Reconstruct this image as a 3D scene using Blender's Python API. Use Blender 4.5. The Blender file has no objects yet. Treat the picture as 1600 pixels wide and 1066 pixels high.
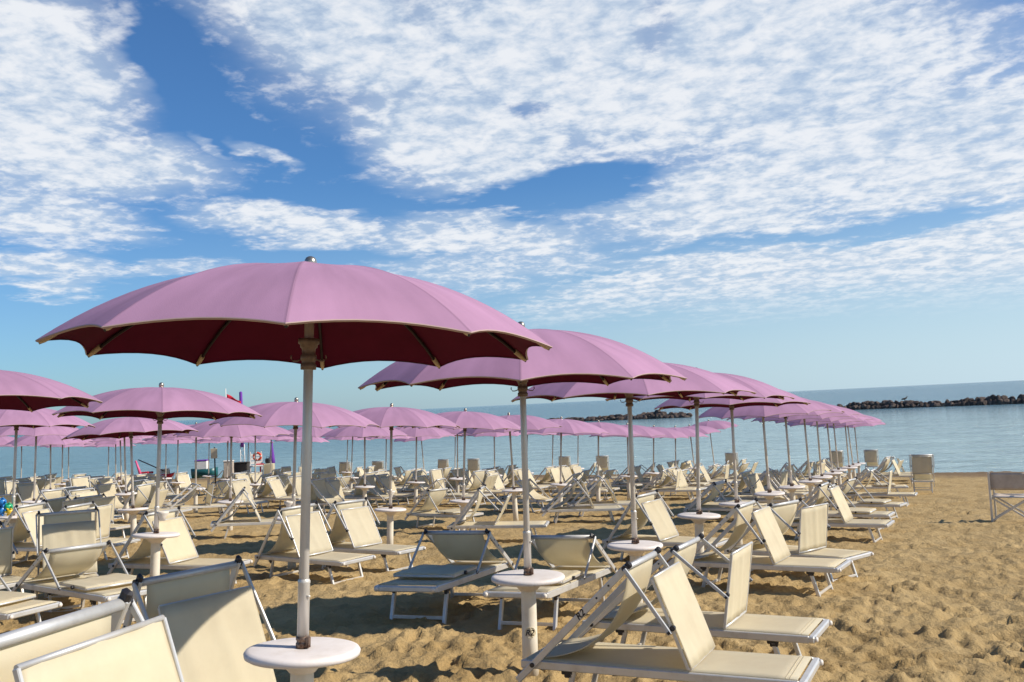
import bpy, bmesh, math, random
import numpy as np
from mathutils import Vector, Matrix

random.seed(7)
rad = math.radians
sc = bpy.context.scene
COL = sc.collection

# ------------------------------------------------------------------ camera
F_PX, PITCH, ROLL, CAM_H = 1520.0, rad(3.74), rad(2.75), 1.77
fw = Vector((0, math.cos(PITCH), math.sin(PITCH)))
up0 = Vector((0, -math.sin(PITCH), math.cos(PITCH)))
RT = Vector((1, 0, 0)) * math.cos(ROLL) - up0 * math.sin(ROLL)
UP = up0 * math.cos(ROLL) + Vector((1, 0, 0)) * math.sin(ROLL)
cd = bpy.data.cameras.new('camera')
cam = bpy.data.objects.new('camera', cd)
COL.objects.link(cam)
cd.sensor_width = 36.0
cd.lens = 36.0 * F_PX / 1600.0
cd.clip_start = 0.05
cd.clip_end = 60000
m = Matrix((RT, UP, -fw)).transposed().to_4x4()
m.translation = Vector((0, 0, CAM_H))
cam.matrix_world = m
sc.camera = cam

# ------------------------------------------------------------------ light
SUN_AZ = rad(-9)      # from +X towards +Y
SUN_EL = rad(37)
sun_dir = Vector((math.cos(SUN_EL) * math.cos(SUN_AZ), math.cos(SUN_EL) * math.sin(SUN_AZ), math.sin(SUN_EL)))
sd = bpy.data.lights.new('sun', 'SUN')
sd.energy = 4.9
sd.angle = rad(0.55)
sd.color = (1.0, 0.91, 0.78)
so = bpy.data.objects.new('sun', sd)
COL.objects.link(so)
so.rotation_euler = sun_dir.to_track_quat('Z', 'Y').to_euler()
so.location = sun_dir * 50
sc.view_settings.view_transform = 'Standard'
sc.view_settings.look = 'None'
sc.view_settings.exposure = 0.14
sc.view_settings.gamma = 1.0

# ------------------------------------------------------------------ world
world = bpy.data.worlds.new('World')
sc.world = world
world.use_nodes = True
wt = world.node_tree
wt.nodes.clear()


def W(t, **kw):
    n = wt.nodes.new(t)
    for k, v in kw.items():
        setattr(n, k, v)
    return n


def wl(a, b):
    wt.links.new(a, b)


def wmath(op, a, b=None, c=None, clamp=False):
    n = W('ShaderNodeMath', operation=op, use_clamp=clamp)
    for i, v in enumerate((a, b, c)):
        if v is None:
            continue
        if isinstance(v, (int, float)):
            n.inputs[i].default_value = v
        else:
            wl(v, n.inputs[i])
    return n.outputs[0]


def wrange(v, a, b, c=0.0, d=1.0, smooth=True):
    n = W('ShaderNodeMapRange', interpolation_type='SMOOTHSTEP' if smooth else 'LINEAR')
    wl(v, n.inputs[0])
    for i, x in zip((1, 2, 3, 4), (a, b, c, d)):
        n.inputs[i].default_value = x
    return n.outputs[0]


def wnoise(vec, scale, detail, rough, dist=0.0, sy=1.0, rot=0.0, loc=(0, 0, 0)):
    mp = W('ShaderNodeMapping')
    wl(vec, mp.inputs[0])
    mp.inputs['Scale'].default_value = (1, sy, 1)
    mp.inputs['Rotation'].default_value = (0, 0, rot)
    mp.inputs['Location'].default_value = loc
    n = W('ShaderNodeTexNoise')
    n.noise_dimensions = '3D'
    wl(mp.outputs[0], n.inputs['Vector'])
    n.inputs['Scale'].default_value = scale
    n.inputs['Detail'].default_value = detail
    n.inputs['Roughness'].default_value = rough
    n.inputs['Distortion'].default_value = dist
    return n.outputs['Fac']


tc = W('ShaderNodeTexCoord')
sky = W('ShaderNodeTexSky')
sky.sky_type = 'NISHITA'
sky.sun_disc = False
sky.sun_elevation = SUN_EL
sky.sun_rotation = math.pi / 2 - SUN_AZ
sky.altitude = 0
sky.air_density = 1.0
sky.dust_density = 0.6
sky.ozone_density = 2.0
sep = W('ShaderNodeSeparateXYZ')
wl(tc.outputs['Generated'], sep.inputs[0])
dx, dy, dz = sep.outputs
zc = wmath('MAXIMUM', dz, 0.0)
# cloud deck: a flat layer seen in perspective
den = wmath('ADD', zc, 0.045)
px = wmath('DIVIDE', dx, den)
py = wmath('DIVIDE', dy, den)
pv = W('ShaderNodeCombineXYZ')
wl(px, pv.inputs[0])
wl(py, pv.inputs[1])
P = pv.outputs[0]
# slopes of the viewing direction, for where the cloud banks stand
yc = wmath('MAXIMUM', wmath('ABSOLUTE', dy), 0.08)
uu = wmath('DIVIDE', dx, yc)
vv = wmath('DIVIDE', dz, yc)
# ragged edges for the banks
n1 = wnoise(P, 1.1, 5, 0.6)
n2 = wnoise(P, 1.1, 5, 0.6, loc=(7, 3, 5))
uu2 = wmath('ADD', uu, wmath('MULTIPLY', wmath('SUBTRACT', n1, 0.5), 0.16))
vv2 = wmath('ADD', vv, wmath('MULTIPLY', wmath('SUBTRACT', n2, 0.5), 0.09))
cv = W('ShaderNodeCombineXYZ')
wl(uu2, cv.inputs[0])
wl(vv2, cv.inputs[1])
Q = cv.outputs[0]


def bank(cx, cy, rx, ry, rot, amp):
    """a cloud bank: centre and half sizes in 1/1520 units of slope (right, up)."""
    # picture coordinates of the horizon under the point
    u = (cx - 800) / F_PX
    v = (632.4 - 0.048 * (cx - 800) - cy) / F_PX
    mp = W('ShaderNodeMapping', vector_type='TEXTURE')
    wl(Q, mp.inputs[0])
    mp.inputs['Location'].default_value = (u, v, 0)
    mp.inputs['Rotation'].default_value = (0, 0, rad(rot))
    mp.inputs['Scale'].default_value = (rx / F_PX, ry / F_PX, 1)
    ln = W('ShaderNodeVectorMath', operation='LENGTH')
    wl(mp.outputs[0], ln.inputs[0])
    return wrange(ln.outputs['Value'], 0.40, 1.45, amp, 0.0)


banks = [(1080, 70, 660, 225, -3, 1.0), (1440, 220, 460, 150, 0, 1.0), (560, 40, 330, 110, -24, 0.97),
         (740, 200, 235, 110, -14, 1.0), (1180, 300, 300, 70, 4, 0.98), (1560, 390, 330, 120, 4, 0.90),
         (1300, 410, 480, 84, 5, 0.90), (1100, 462, 350, 40, 3, 0.80), (760, 360, 210, 42, -4, 0.84), (790, 415, 260, 50, 3, 0.66),
         (50, 140, 215, 200, -30, 0.97), (150, 250, 240, 62, -8, 0.95), (80, 330, 170, 60, -10, 0.82),
         (460, 345, 200, 34, -8, 0.86), (50, 415, 140, 36, -5, 0.80), (255, 421, 130, 20, 0, 0.62),
         (410, 235, 70, 14, -30, 0.64), (340, 228, 50, 12, -30, 0.60)]
field = None
for b in banks:
    o = bank(*b)
    field = o if field is None else wmath('MAXIMUM', field, o)
for h in [(870, 292, 140, 22, 3, 0.75), (850, 165, 36, 20, 0, 0.40), (1440, 343, 170, 20, 6, 0.70),
          (1180, 375, 150, 14, 4, 0.45), (1050, 30, 26, 60, 10, 0.28), (300, 110, 36, 120, 34, 0.5), (900, 430, 120, 12, 5, 0.2)]:
    field = wmath('SUBTRACT', field, bank(*h))
# puffs
den2 = wmath('ADD', zc, 0.13)
pv2 = W('ShaderNodeCombineXYZ')
wl(wmath('DIVIDE', dx, den2), pv2.inputs[0])
wl(wmath('DIVIDE', dy, den2), pv2.inputs[1])
P2 = pv2.outputs[0]
big = wnoise(P, 2.4, 3, 0.5, 0.3, rot=0.5)
puff = wnoise(P2, 15.0, 4, 0.55, 0.25, sy=0.85, rot=0.4, loc=(2, 1, 0))
fine = wnoise(P2, 42.0, 4, 0.6, 0.2, sy=1.1, rot=0.4)
tex = wmath('ADD', wmath('MULTIPLY', puff, 1.05), wmath('MULTIPLY', fine, 0.34))
tex = wmath('ADD', tex, wmath('MULTIPLY', big, 0.55))      # mean about 0.9
s = wmath('ADD', wmath('MULTIPLY', field, 1.08), wmath('SUBTRACT', tex, 0.97))
cover = wrange(s, 0.28, 1.06)
cover = wmath('MULTIPLY', cover, 0.93)
# thin veil
veil = wmath('MULTIPLY', wrange(field, 0.2, 0.95), 0.66)
cover = wmath('MAXIMUM', cover, veil)
cover = wmath('MULTIPLY', cover, wrange(dz, 0.055, 0.12))
# shading of the cloud itself: thicker middles greyer
thick = wrange(tex, 0.76, 1.18)
cc = W('ShaderNodeMix', data_type='RGBA')
wl(thick, cc.inputs[0])
cc.inputs[6].default_value = (4.9, 5.9, 7.2, 1)
cc.inputs[7].default_value = (8.1, 8.3, 8.6, 1)
# the air near the horizon, pale towards the sun
hz = wrange(dz, 0.0, 0.24, 1.0, 0.0)
sunside = wrange(uu, -0.7, 0.75)
hzf = wmath('MULTIPLY', hz, wmath('ADD', wmath('MULTIPLY', sunside, 0.78), 0.14))
skyb = W('ShaderNodeMix', data_type='RGBA')
skyb.blend_type = 'MULTIPLY'
skyb.inputs[0].default_value = 1.0
wl(sky.outputs[0], skyb.inputs[6])
skyb.inputs[7].default_value = (0.47, 0.80, 1.14, 1)
hm = W('ShaderNodeMix', data_type='RGBA')
wl(hzf, hm.inputs[0])
wl(skyb.outputs[2], hm.inputs[6])
hm.inputs[7].default_value = (5.6, 7.1, 8.0, 1)
mx = W('ShaderNodeMix', data_type='RGBA')
wl(cover, mx.inputs[0])
wl(hm.outputs[2], mx.inputs[6])
wl(cc.outputs[2], mx.inputs[7])
bg = W('ShaderNodeBackground')
wl(mx.outputs[2], bg.inputs['Color'])
bg.inputs['Strength'].default_value = 0.10
ow = W('ShaderNodeOutputWorld')
wl(bg.outputs[0], ow.inputs[0])


# ------------------------------------------------------------------ materials
def mat(name, color, rough=0.6, metal=0.0, translucent=0.0, bump=None, vary=0.0, noise_mix=None, spec=0.5):
    mt = bpy.data.materials.new(name)
    mt.use_nodes = True
    nt = mt.node_tree
    b = nt.nodes['Principled BSDF']
    b.inputs['Base Color'].default_value = (*color, 1)
    b.inputs['Roughness'].default_value = rough
    b.inputs['Metallic'].default_value = metal
    b.inputs['Specular IOR Level'].default_value = spec
    L = nt.links.new
    col_out = None
    if vary or noise_mix:
        tcn = nt.nodes.new('ShaderNodeTexCoord')
        if noise_mix:
            c2, sc_, lo, hi = noise_mix
            nz = nt.nodes.new('ShaderNodeTexNoise')
            nz.inputs['Scale'].default_value = sc_
            nz.inputs['Detail'].default_value = 6
            nz.inputs['Roughness'].default_value = 0.65
            L(tcn.outputs['Object'], nz.inputs['Vector'])
            mr = nt.nodes.new('ShaderNodeMapRange')
            mr.inputs[1].default_value = lo
            mr.inputs[2].default_value = hi
            L(nz.outputs['Fac'], mr.inputs[0])
            mxx = nt.nodes.new('ShaderNodeMix')
            mxx.data_type = 'RGBA'
            mxx.inputs[6].default_value = (*color, 1)
            mxx.inputs[7].default_value = (*c2, 1)
            L(mr.outputs[0], mxx.inputs[0])
            col_out = mxx.outputs[2]
        if vary:
            oi = nt.nodes.new('ShaderNodeObjectInfo')
            hs = nt.nodes.new('ShaderNodeHueSaturation')
            mr2 = nt.nodes.new('ShaderNodeMapRange')
            mr2.inputs[3].default_value = 1 - vary
            mr2.inputs[4].default_value = 1 + vary * 0.5
            L(oi.outputs['Random'], mr2.inputs[0])
            L(mr2.outputs[0], hs.inputs['Value'])
            if col_out:
                L(col_out, hs.inputs['Color'])
            else:
                hs.inputs['Color'].default_value = (*color, 1)
            col_out = hs.outputs[0]
        L(col_out, b.inputs['Base Color'])
    if bump:
        bs, bd = bump
        tcn = nt.nodes.new('ShaderNodeTexCoord')
        nz = nt.nodes.new('ShaderNodeTexNoise')
        nz.inputs['Scale'].default_value = bs
        nz.inputs['Detail'].default_value = 5
        L(tcn.outputs['Object'], nz.inputs['Vector'])
        bp = nt.nodes.new('ShaderNodeBump')
        bp.inputs['Strength'].default_value = 0.5
        bp.inputs['Distance'].default_value = bd
        L(nz.outputs['Fac'], bp.inputs['Height'])
        L(bp.outputs[0], b.inputs['Normal'])
    if translucent:
        tr = nt.nodes.new('ShaderNodeBsdfTranslucent')
        if col_out:
            L(col_out, tr.inputs['Color'])
        else:
            tr.inputs['Color'].default_value = (*color, 1)
        ms = nt.nodes.new('ShaderNodeMixShader')
        ms.inputs[0].default_value = translucent
        L(b.outputs[0], ms.inputs[1])
        L(tr.outputs[0], ms.inputs[2])
        L(ms.outputs[0], nt.nodes['Material Output'].inputs[0])
    return mt


M = {}
M['fabric'] = mat('cream_mesh_fabric', (0.84, 0.765, 0.575), 0.75, translucent=0.45, vary=0.08,
                  noise_mix=((0.77, 0.685, 0.50), 3.0, 0.45, 0.75), bump=(260, 0.002))
M['alu'] = mat('painted_aluminium', (0.66, 0.64, 0.60), 0.36, metal=0.35, vary=0.08,
               noise_mix=((0.52, 0.49, 0.44), 9.0, 0.5, 0.8), bump=(60, 0.0008))
M['alu_bright'] = mat('bare_aluminium', (0.56, 0.56, 0.55), 0.5, metal=0.40, noise_mix=((0.42, 0.42, 0.42), 14, 0.5, 0.8))
M['black'] = mat('black_plastic', (0.022, 0.020, 0.024), 0.45, noise_mix=((0.05, 0.045, 0.045), 20, 0.5, 0.7))
M['cap_white'] = mat('white_plastic', (0.72, 0.66, 0.58), 0.5)
M['table'] = mat('tabletop_plastic', (0.78, 0.72, 0.68), 0.55, vary=0.06,
                 noise_mix=((0.69, 0.62, 0.56), 7.0, 0.48, 0.72), bump=(90, 0.0012))
M['column'] = mat('column_plastic', (0.74, 0.68, 0.56), 0.6, vary=0.06, noise_mix=((0.60, 0.50, 0.36), 5.0, 0.5, 0.8))
M['pole'] = mat('pole_metal', (0.66, 0.62, 0.56), 0.38, metal=0.30, noise_mix=((0.55, 0.49, 0.42), 6.0, 0.5, 0.8))
M['clamp'] = mat('rusty_steel', (0.23, 0.16, 0.12), 0.5, metal=0.7, noise_mix=((0.10, 0.05, 0.03), 30, 0.45, 0.6))
M['pink'] = mat('pink_canvas', (0.405, 0.222, 0.332), 0.82, vary=0.07,
                noise_mix=((0.375, 0.208, 0.315), 2.2, 0.4, 0.75), bump=(180, 0.0015), spec=0.25)
nt = M['pink'].node_tree
b = nt.nodes['Principled BSDF']
old = b.inputs['Base Color'].links[0].from_socket
tcs_ = nt.nodes.new('ShaderNodeTexCoord')
sx_ = nt.nodes.new('ShaderNodeSeparateXYZ')
nt.links.new(tcs_.outputs['Object'], sx_.inputs[0])


def pm_(op, a, b_=None, c_=None):
    n_ = nt.nodes.new('ShaderNodeMath')
    n_.operation = op
    for i_, v_ in enumerate((a, b_, c_)):
        if v_ is None:
            continue
        if isinstance(v_, (int, float)):
            n_.inputs[i_].default_value = v_
        else:
            nt.links.new(v_, n_.inputs[i_])
    return n_.outputs[0]


rr_ = pm_('SQRT', pm_('ADD', pm_('MULTIPLY', sx_.outputs[0], sx_.outputs[0]), pm_('MULTIPLY', sx_.outputs[1], sx_.outputs[1])))
an_ = pm_('MULTIPLY', pm_('ARCTAN2', sx_.outputs[1], sx_.outputs[0]), 10 / (2 * math.pi))
fr_ = pm_('ABSOLUTE', pm_('SUBTRACT', pm_('FRACT', pm_('ADD', an_, 0.5)), 0.5))
ds_ = pm_('MULTIPLY', pm_('MULTIPLY', fr_, rr_), 2 * math.pi / 10)      # metres from the seam
sm_ = nt.nodes.new('ShaderNodeMapRange')
sm_.inputs[1].default_value = 0.004
sm_.inputs[2].default_value = 0.012
sm_.inputs[3].default_value = 0.80
sm_.inputs[4].default_value = 1.0
nt.links.new(ds_, sm_.inputs[0])
# faded and stained streaks running down the panels
cbx = nt.nodes.new('ShaderNodeCombineXYZ')
nt.links.new(pm_('MULTIPLY', an_, 2.2), cbx.inputs[0])
nt.links.new(pm_('MULTIPLY', rr_, 0.9), cbx.inputs[1])
oi_ = nt.nodes.new('ShaderNodeObjectInfo')
nt.links.new(pm_('MULTIPLY', oi_.outputs['Random'], 40.0), cbx.inputs[2])
nzs = nt.nodes.new('ShaderNodeTexNoise')
nzs.inputs['Scale'].default_value = 1.6
nzs.inputs['Detail'].default_value = 6
nt.links.new(cbx.outputs[0], nzs.inputs['Vector'])
st_ = nt.nodes.new('ShaderNodeMapRange')
st_.inputs[1].default_value = 0.3
st_.inputs[2].default_value = 0.7
st_.inputs[3].default_value = 0.86
st_.inputs[4].default_value = 1.10
nt.links.new(nzs.outputs['Fac'], st_.inputs[0])
mm_ = nt.nodes.new('ShaderNodeMix')
mm_.data_type = 'RGBA'
mm_.blend_type = 'MULTIPLY'
mm_.inputs[0].default_value = 1.0
nt.links.new(old, mm_.inputs[6])
nt.links.new(pm_('MULTIPLY', sm_.outputs[0], st_.outputs[0]), mm_.inputs[7])
nt.links.new(mm_.outputs[2], b.inputs['Base Color'])
M['underside_shade'] = mat('shaded_canopy_underside', (0.105, 0.005, 0.028), 0.9, spec=0.2, noise_mix=((0.085, 0.004, 0.022), 3, 0.4, 0.7))  # deep shade under the canopy put into a dark wine colour
M['hem'] = mat('beige_hem', (0.42, 0.30, 0.26), 0.8)
M['rib'] = mat('dark_rib', (0.022, 0.012, 0.014), 0.5, metal=0.3)
M['tip'] = mat('rib_end', (0.56, 0.42, 0.25), 0.5)
M['hub'] = mat('hub_plastic', (0.22, 0.15, 0.11), 0.45, noise_mix=((0.10, 0.06, 0.045), 25, 0.4, 0.7))
M['finial'] = mat('brass_finial', (0.46, 0.40, 0.31), 0.28, metal=0.85)
M['ink'] = mat('black_ink', (0.015, 0.012, 0.012), 0.7)
M['plate'] = mat('number_plate', (0.70, 0.60, 0.40), 0.6)
M['rock'] = mat('breakwater_rock', (0.080, 0.056, 0.045), 0.9, vary=0.35,
                noise_mix=((0.26, 0.20, 0.15), 0.8, 0.52, 0.70), bump=(2.5, 0.35))
M['red'] = mat('red_paint', (0.55, 0.015, 0.025), 0.4)
M['redflag'] = mat('red_flag_cloth', (0.60, 0.01, 0.03), 0.8)
M['pinkoar'] = mat('pink_paint', (0.75, 0.12, 0.26), 0.5)
M['teal'] = mat('teal_paint', (0.01, 0.10, 0.11), 0.4)
M['purple'] = mat('purple_cloth', (0.15, 0.035, 0.34), 0.75)
M['white'] = mat('white_paint', (0.76, 0.74, 0.70), 0.5, noise_mix=((0.62, 0.58, 0.52), 3, 0.5, 0.8))
M['orange'] = mat('lifebuoy_orange', (0.68, 0.07, 0.025), 0.5)
M['dark'] = mat('dark_tarpaulin', (0.05, 0.045, 0.04), 0.7)
M['toyblue'] = mat('toy_blue', (0.02, 0.20, 0.55), 0.35)
M['toygreen'] = mat('toy_green', (0.03, 0.42, 0.20), 0.35)
M['toyyellow'] = mat('toy_yellow', (0.75, 0.50, 0.03), 0.35)
M['toypink'] = mat('toy_pink', (0.70, 0.22, 0.42), 0.35)
M['chairfabric'] = mat('grey_beige_fabric', (0.60, 0.51, 0.42), 0.8, translucent=0.15, noise_mix=((0.44, 0.36, 0.28), 6, 0.4, 0.7))


# ------------------------------------------------------------------ geometry helpers
def gz(x, y):
    return 0.015 - 0.05 * (0.479 * x + 0.878 * y)


def ray(px_, py_):
    return fw + RT * ((px_ - 800) / F_PX) - UP * ((py_ - 533) / F_PX)


def un(px_, py_, h):
    """point h metres above the sloping beach seen at a pixel of the 1600 px photograph."""
    r = ray(px_, py_)
    t = (CAM_H - 0.015 - h) / -(r.z + 0.05 * (0.479 * r.x + 0.878 * r.y))
    return Vector((0, 0, CAM_H)) + r * t


SEA_Z = -2.68


def at_y(px_, py_, y):
    r = ray(px_, py_)
    return Vector((0, 0, CAM_H)) + r * (y / r.y)


def at_sea(px_, py_):
    r = ray(px_, py_)
    return Vector((0, 0, CAM_H)) + r * ((SEA_Z - CAM_H) / r.z)


def new_bm():
    return bmesh.new()


def add_box(bm, c, s, rot=None, mi=0, bevel=0.0):
    mt_ = Matrix.Translation(Vector(c))
    if rot is not None:
        mt_ = mt_ @ rot
    mt_ = mt_ @ Matrix.Diagonal((s[0], s[1], s[2], 1))
    r = bmesh.ops.create_cube(bm, size=1.0, matrix=mt_)
    vs = r['verts']
    fs = {f for v in vs for f in v.link_faces}
    for f in fs:
        f.material_index = mi
    if bevel:
        es = {e for v in vs for e in v.link_edges}
        bmesh.ops.bevel(bm, geom=list(es), offset=bevel, segments=1, affect='EDGES', profile=0.5)
    return vs


def bar(bm, a, b, w, h, side=(0, 1, 0), mi=0, bevel=0.0):
    """rectangular bar from a to b: w across `side`, h across the other way."""
    a, b = Vector(a), Vector(b)
    d = b - a
    L_ = d.length
    x = d.normalized()
    y = Vector(side)
    y = (y - x * y.dot(x)).normalized()
    z = x.cross(y)
    rot = Matrix((x, y, z)).transposed().to_4x4()
    return add_box(bm, (a + b) / 2, (L_, w, h), rot, mi, bevel)


def tube(bm, pts, rs, n=10, mi=0, caps=True):
    pts = [Vector(p) for p in pts]
    if isinstance(rs, (int, float)):
        rs = [rs] * len(pts)
    rings = []
    for i, p in enumerate(pts):
        if i == 0:
            d = pts[1] - p
        elif i == len(pts) - 1:
            d = p - pts[i - 1]
        else:
            d = pts[i + 1] - pts[i - 1]
        d.normalize()
        ref = Vector((0, 0, 1)) if abs(d.z) < 0.9 else Vector((1, 0, 0))
        x = d.cross(ref).normalized()
        y = d.cross(x)
        rings.append([bm.verts.new(p + (x * math.cos(2 * math.pi * k / n) + y * math.sin(2 * math.pi * k / n)) * rs[i])
                      for k in range(n)])
    for a, b in zip(rings, rings[1:]):
        for k in range(n):
            f = bm.faces.new((a[k], a[(k + 1) % n], b[(k + 1) % n], b[k]))
            f.material_index = mi
            f.smooth = True
    if caps:
        for r_ in (rings[0][::-1], rings[-1]):
            f = bm.faces.new(r_)
            f.material_index = mi


def lathe(bm, prof, n=32, mi=0, center=(0, 0, 0), smooth=True):
    c = Vector(center)
    rings = []
    for r_, z in prof:
        if r_ < 1e-5:
            rings.append([bm.verts.new(c + Vector((0, 0, z)))])
        else:
            rings.append([bm.verts.new(c + Vector((r_ * math.cos(2 * math.pi * k / n), r_ * math.sin(2 * math.pi * k / n), z)))
                          for k in range(n)])
    for a, b in zip(rings, rings[1:]):
        for k in range(n):
            k2 = (k + 1) % n
            if len(a) == 1 and len(b) == 1:
                continue
            if len(a) == 1:
                vs = (a[0], b[k2], b[k])
            elif len(b) == 1:
                vs = (a[k], a[k2], b[0])
            else:
                vs = (a[k], a[k2], b[k2], b[k])
            f = bm.faces.new(vs)
            f.material_index = mi
            f.smooth = smooth


def sheet(bm, grid, thick=0.004, mi=0, smooth=True):
    """a thin slab from a grid of points (rows of Vectors), thickness along the grid normals."""
    rows, cols = len(grid), len(grid[0])
    nrm = []
    for i in range(rows):
        rr = []
        for j in range(cols):
            a = grid[min(i + 1, rows - 1)][j] - grid[max(i - 1, 0)][j]
            b = grid[i][min(j + 1, cols - 1)] - grid[i][max(j - 1, 0)]
            nn = a.cross(b)
            rr.append(nn.normalized() if nn.length > 1e-9 else Vector((0, 0, 1)))
        nrm.append(rr)
    A_ = [[bm.verts.new(grid[i][j] + nrm[i][j] * thick / 2) for j in range(cols)] for i in range(rows)]
    B_ = [[bm.verts.new(grid[i][j] - nrm[i][j] * thick / 2) for j in range(cols)] for i in range(rows)]
    for i in range(rows - 1):
        for j in range(cols - 1):
            f = bm.faces.new((A_[i][j], A_[i + 1][j], A_[i + 1][j + 1], A_[i][j + 1]))
            g = bm.faces.new((B_[i][j], B_[i][j + 1], B_[i + 1][j + 1], B_[i + 1][j]))
            for q in (f, g):
                q.smooth = smooth
                q.material_index = mi
    for i in range(rows - 1):
        for j in (0, cols - 1):
            f = bm.faces.new((A_[i][j], B_[i][j], B_[i + 1][j], A_[i + 1][j]))
            f.material_index = mi
    for j in range(cols - 1):
        for i in (0, rows - 1):
            f = bm.faces.new((A_[i][j], A_[i][j + 1], B_[i][j + 1], B_[i][j]))
            f.material_index = mi


def mesh_of(name, bm, mats, recalc=True):
    if recalc:
        bmesh.ops.recalc_face_normals(bm, faces=bm.faces)
    me = bpy.data.meshes.new(name)
    bm.to_mesh(me)
    bm.free()
    for x in (mats if isinstance(mats, (list, tuple)) else [mats]):
        me.materials.append(x)
    return me


def ob(name, data, parent=None, loc=None, rot=None):
    o = bpy.data.objects.new(name, data)
    COL.objects.link(o)
    if parent is not None:
        o.parent = parent
    if loc is not None:
        o.location = loc
    if rot is not None:
        o.rotation_euler = rot
    return o


def thing(name, label, cat, group=None, loc=(0, 0, 0), rotz=0.0):
    o = ob(name, None, loc=loc, rot=(0, 0, rotz))
    o.empty_display_size = 0.2
    tag(o, label, cat, group)
    return o


def tag(o, label, cat, group=None):
    o['label'] = label
    o['category'] = cat
    if group:
        o['group'] = group


# ------------------------------------------------------------------ beach
def vnoise(x, y, seed):
    """smooth value noise, numpy."""
    rng = np.random.RandomState(seed)
    T = rng.rand(256, 256)
    xi = np.floor(x).astype(int)
    yi = np.floor(y).astype(int)
    fx, fy = x - xi, y - yi
    fx = fx * fx * (3 - 2 * fx)
    fy = fy * fy * (3 - 2 * fy)
    g = lambda a, b: T[a % 256, b % 256]
    return (g(xi, yi) * (1 - fx) + g(xi + 1, yi) * fx) * (1 - fy) + (g(xi, yi + 1) * (1 - fx) + g(xi + 1, yi + 1) * fx) * fy - 0.5


def sand_height(X, Y):
    d = 0.479 * X + 0.878 * Y
    Z = 0.015 - 0.05 * d
    Z = Z + 0.10 * vnoise(X / 2.6, Y / 2.6, 1)*0.6
    # scuffed sand: ridged mounds the size of footprints
    wx = X + 0.16 * vnoise(X * 2.1, Y * 2.1, 11)
    wy = Y + 0.16 * vnoise(X * 2.1, Y * 2.1, 12)
    r1 = 1 - 2 * np.abs(vnoise(wx * 1.9, wy * 1.9, 2))
    r2 = 1 - 2 * np.abs(vnoise(wx * 3.6 + 5, wy * 3.6, 3))
    r3 = vnoise(wx * 7.5, wy * 7.5, 4)
    r4 = vnoise(X * 15, Y * 15, 5)
    Z = Z + 0.036 * (r1 - 0.6) + 0.036 * (r2 - 0.6) + 0.034 * r3 + 0.012 * r4
    return Z


def build_sand():
    tcs = []
    t = -3.0
    while t < 3.0:
        tcs.append(t)
        if -0.62 < t < 0.66:
            t += 0.0027
        else:
            t += 0.0027 + 0.09 * min(abs(t + 0.62), abs(t - 0.66))
    tcs = np.array(tcs)
    ys = []
    y = -14.0
    while y < 74:
        ys.append(y)
        if y < 3.0:
            y += 0.028 + 0.12 * abs(y - 3.0)
        else:
            y += 0.024 + 0.0065 * (y - 3.0)
    ys = np.array(ys)
    Yg, Tg = np.meshgrid(ys, tcs, indexing='ij')
    Xg = Tg * (np.maximum(Yg, 0) + 5.0)
    Zg = sand_height(Xg, Yg)
    # footprints: small pits with a raised rim
    rng = np.random.RandomState(5)
    n = 9500
    fy = 3.2 + (rng.rand(n) ** 1.6) * 24
    fx = (rng.rand(n) * 1.35 - 0.66) * (fy + 1.0) * 0.86
    for x0, y0 in zip(fx, fy):
        a = rng.rand() * math.pi
        L_ = 0.07 + 0.06 * rng.rand()
        w = 0.04 + 0.03 * rng.rand()
        dep = 0.013 + 0.027 * rng.rand()
        i0, i1 = np.searchsorted(ys, (y0 - 0.35, y0 + 0.35))
        q = max(y0, 0) + 5.0
        j0, j1 = np.searchsorted(tcs, ((x0 - 0.4) / q, (x0 + 0.4) / q))
        if i1 <= i0 or j1 <= j0:
            continue
        XX, YY = Xg[i0:i1, j0:j1] - x0, Yg[i0:i1, j0:j1] - y0
        u = (XX * math.cos(a) + YY * math.sin(a)) / L_
        v = (-XX * math.sin(a) + YY * math.cos(a)) / w
        r = u * u + v * v
        Zg[i0:i1, j0:j1] += dep * (-np.exp(-r * 1.4) + 0.55 * np.exp(-(np.sqrt(r) - 1.55) ** 2 * 3.5))
    nr, nc = Xg.shape
    verts = np.stack([Xg, Yg, Zg], -1).reshape(-1, 3)
    idx = np.arange(nr * nc).reshape(nr, nc)
    faces = np.stack([idx[:-1, :-1], idx[:-1, 1:], idx[1:, 1:], idx[1:, :-1]], -1).reshape(-1, 4)
    me = bpy.data.meshes.new('sand')
    me.vertices.add(len(verts))
    me.vertices.foreach_set('co', verts.ravel())
    me.loops.add(faces.size)
    me.loops.foreach_set('vertex_index', faces.ravel())
    me.polygons.add(len(faces))
    me.polygons.foreach_set('loop_start', np.arange(0, faces.size, 4))
    me.polygons.foreach_set('use_smooth', np.ones(len(faces), bool))
    me.update(calc_edges=True)
    return me


sm = bpy.data.materials.new('beach_sand')
sm.use_nodes = True
nt = sm.node_tree
b = nt.nodes['Principled BSDF']
b.inputs['Roughness'].default_value = 0.95
b.inputs['Specular IOR Level'].default_value = 0.15
g = nt.nodes.new('ShaderNodeNewGeometry')


def nnode(t, nt_=None, **kw):
    n_ = (nt_ or nt).nodes.new(t)
    for k_, v_ in kw.items():
        setattr(n_, k_, v_)
    return n_


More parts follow.
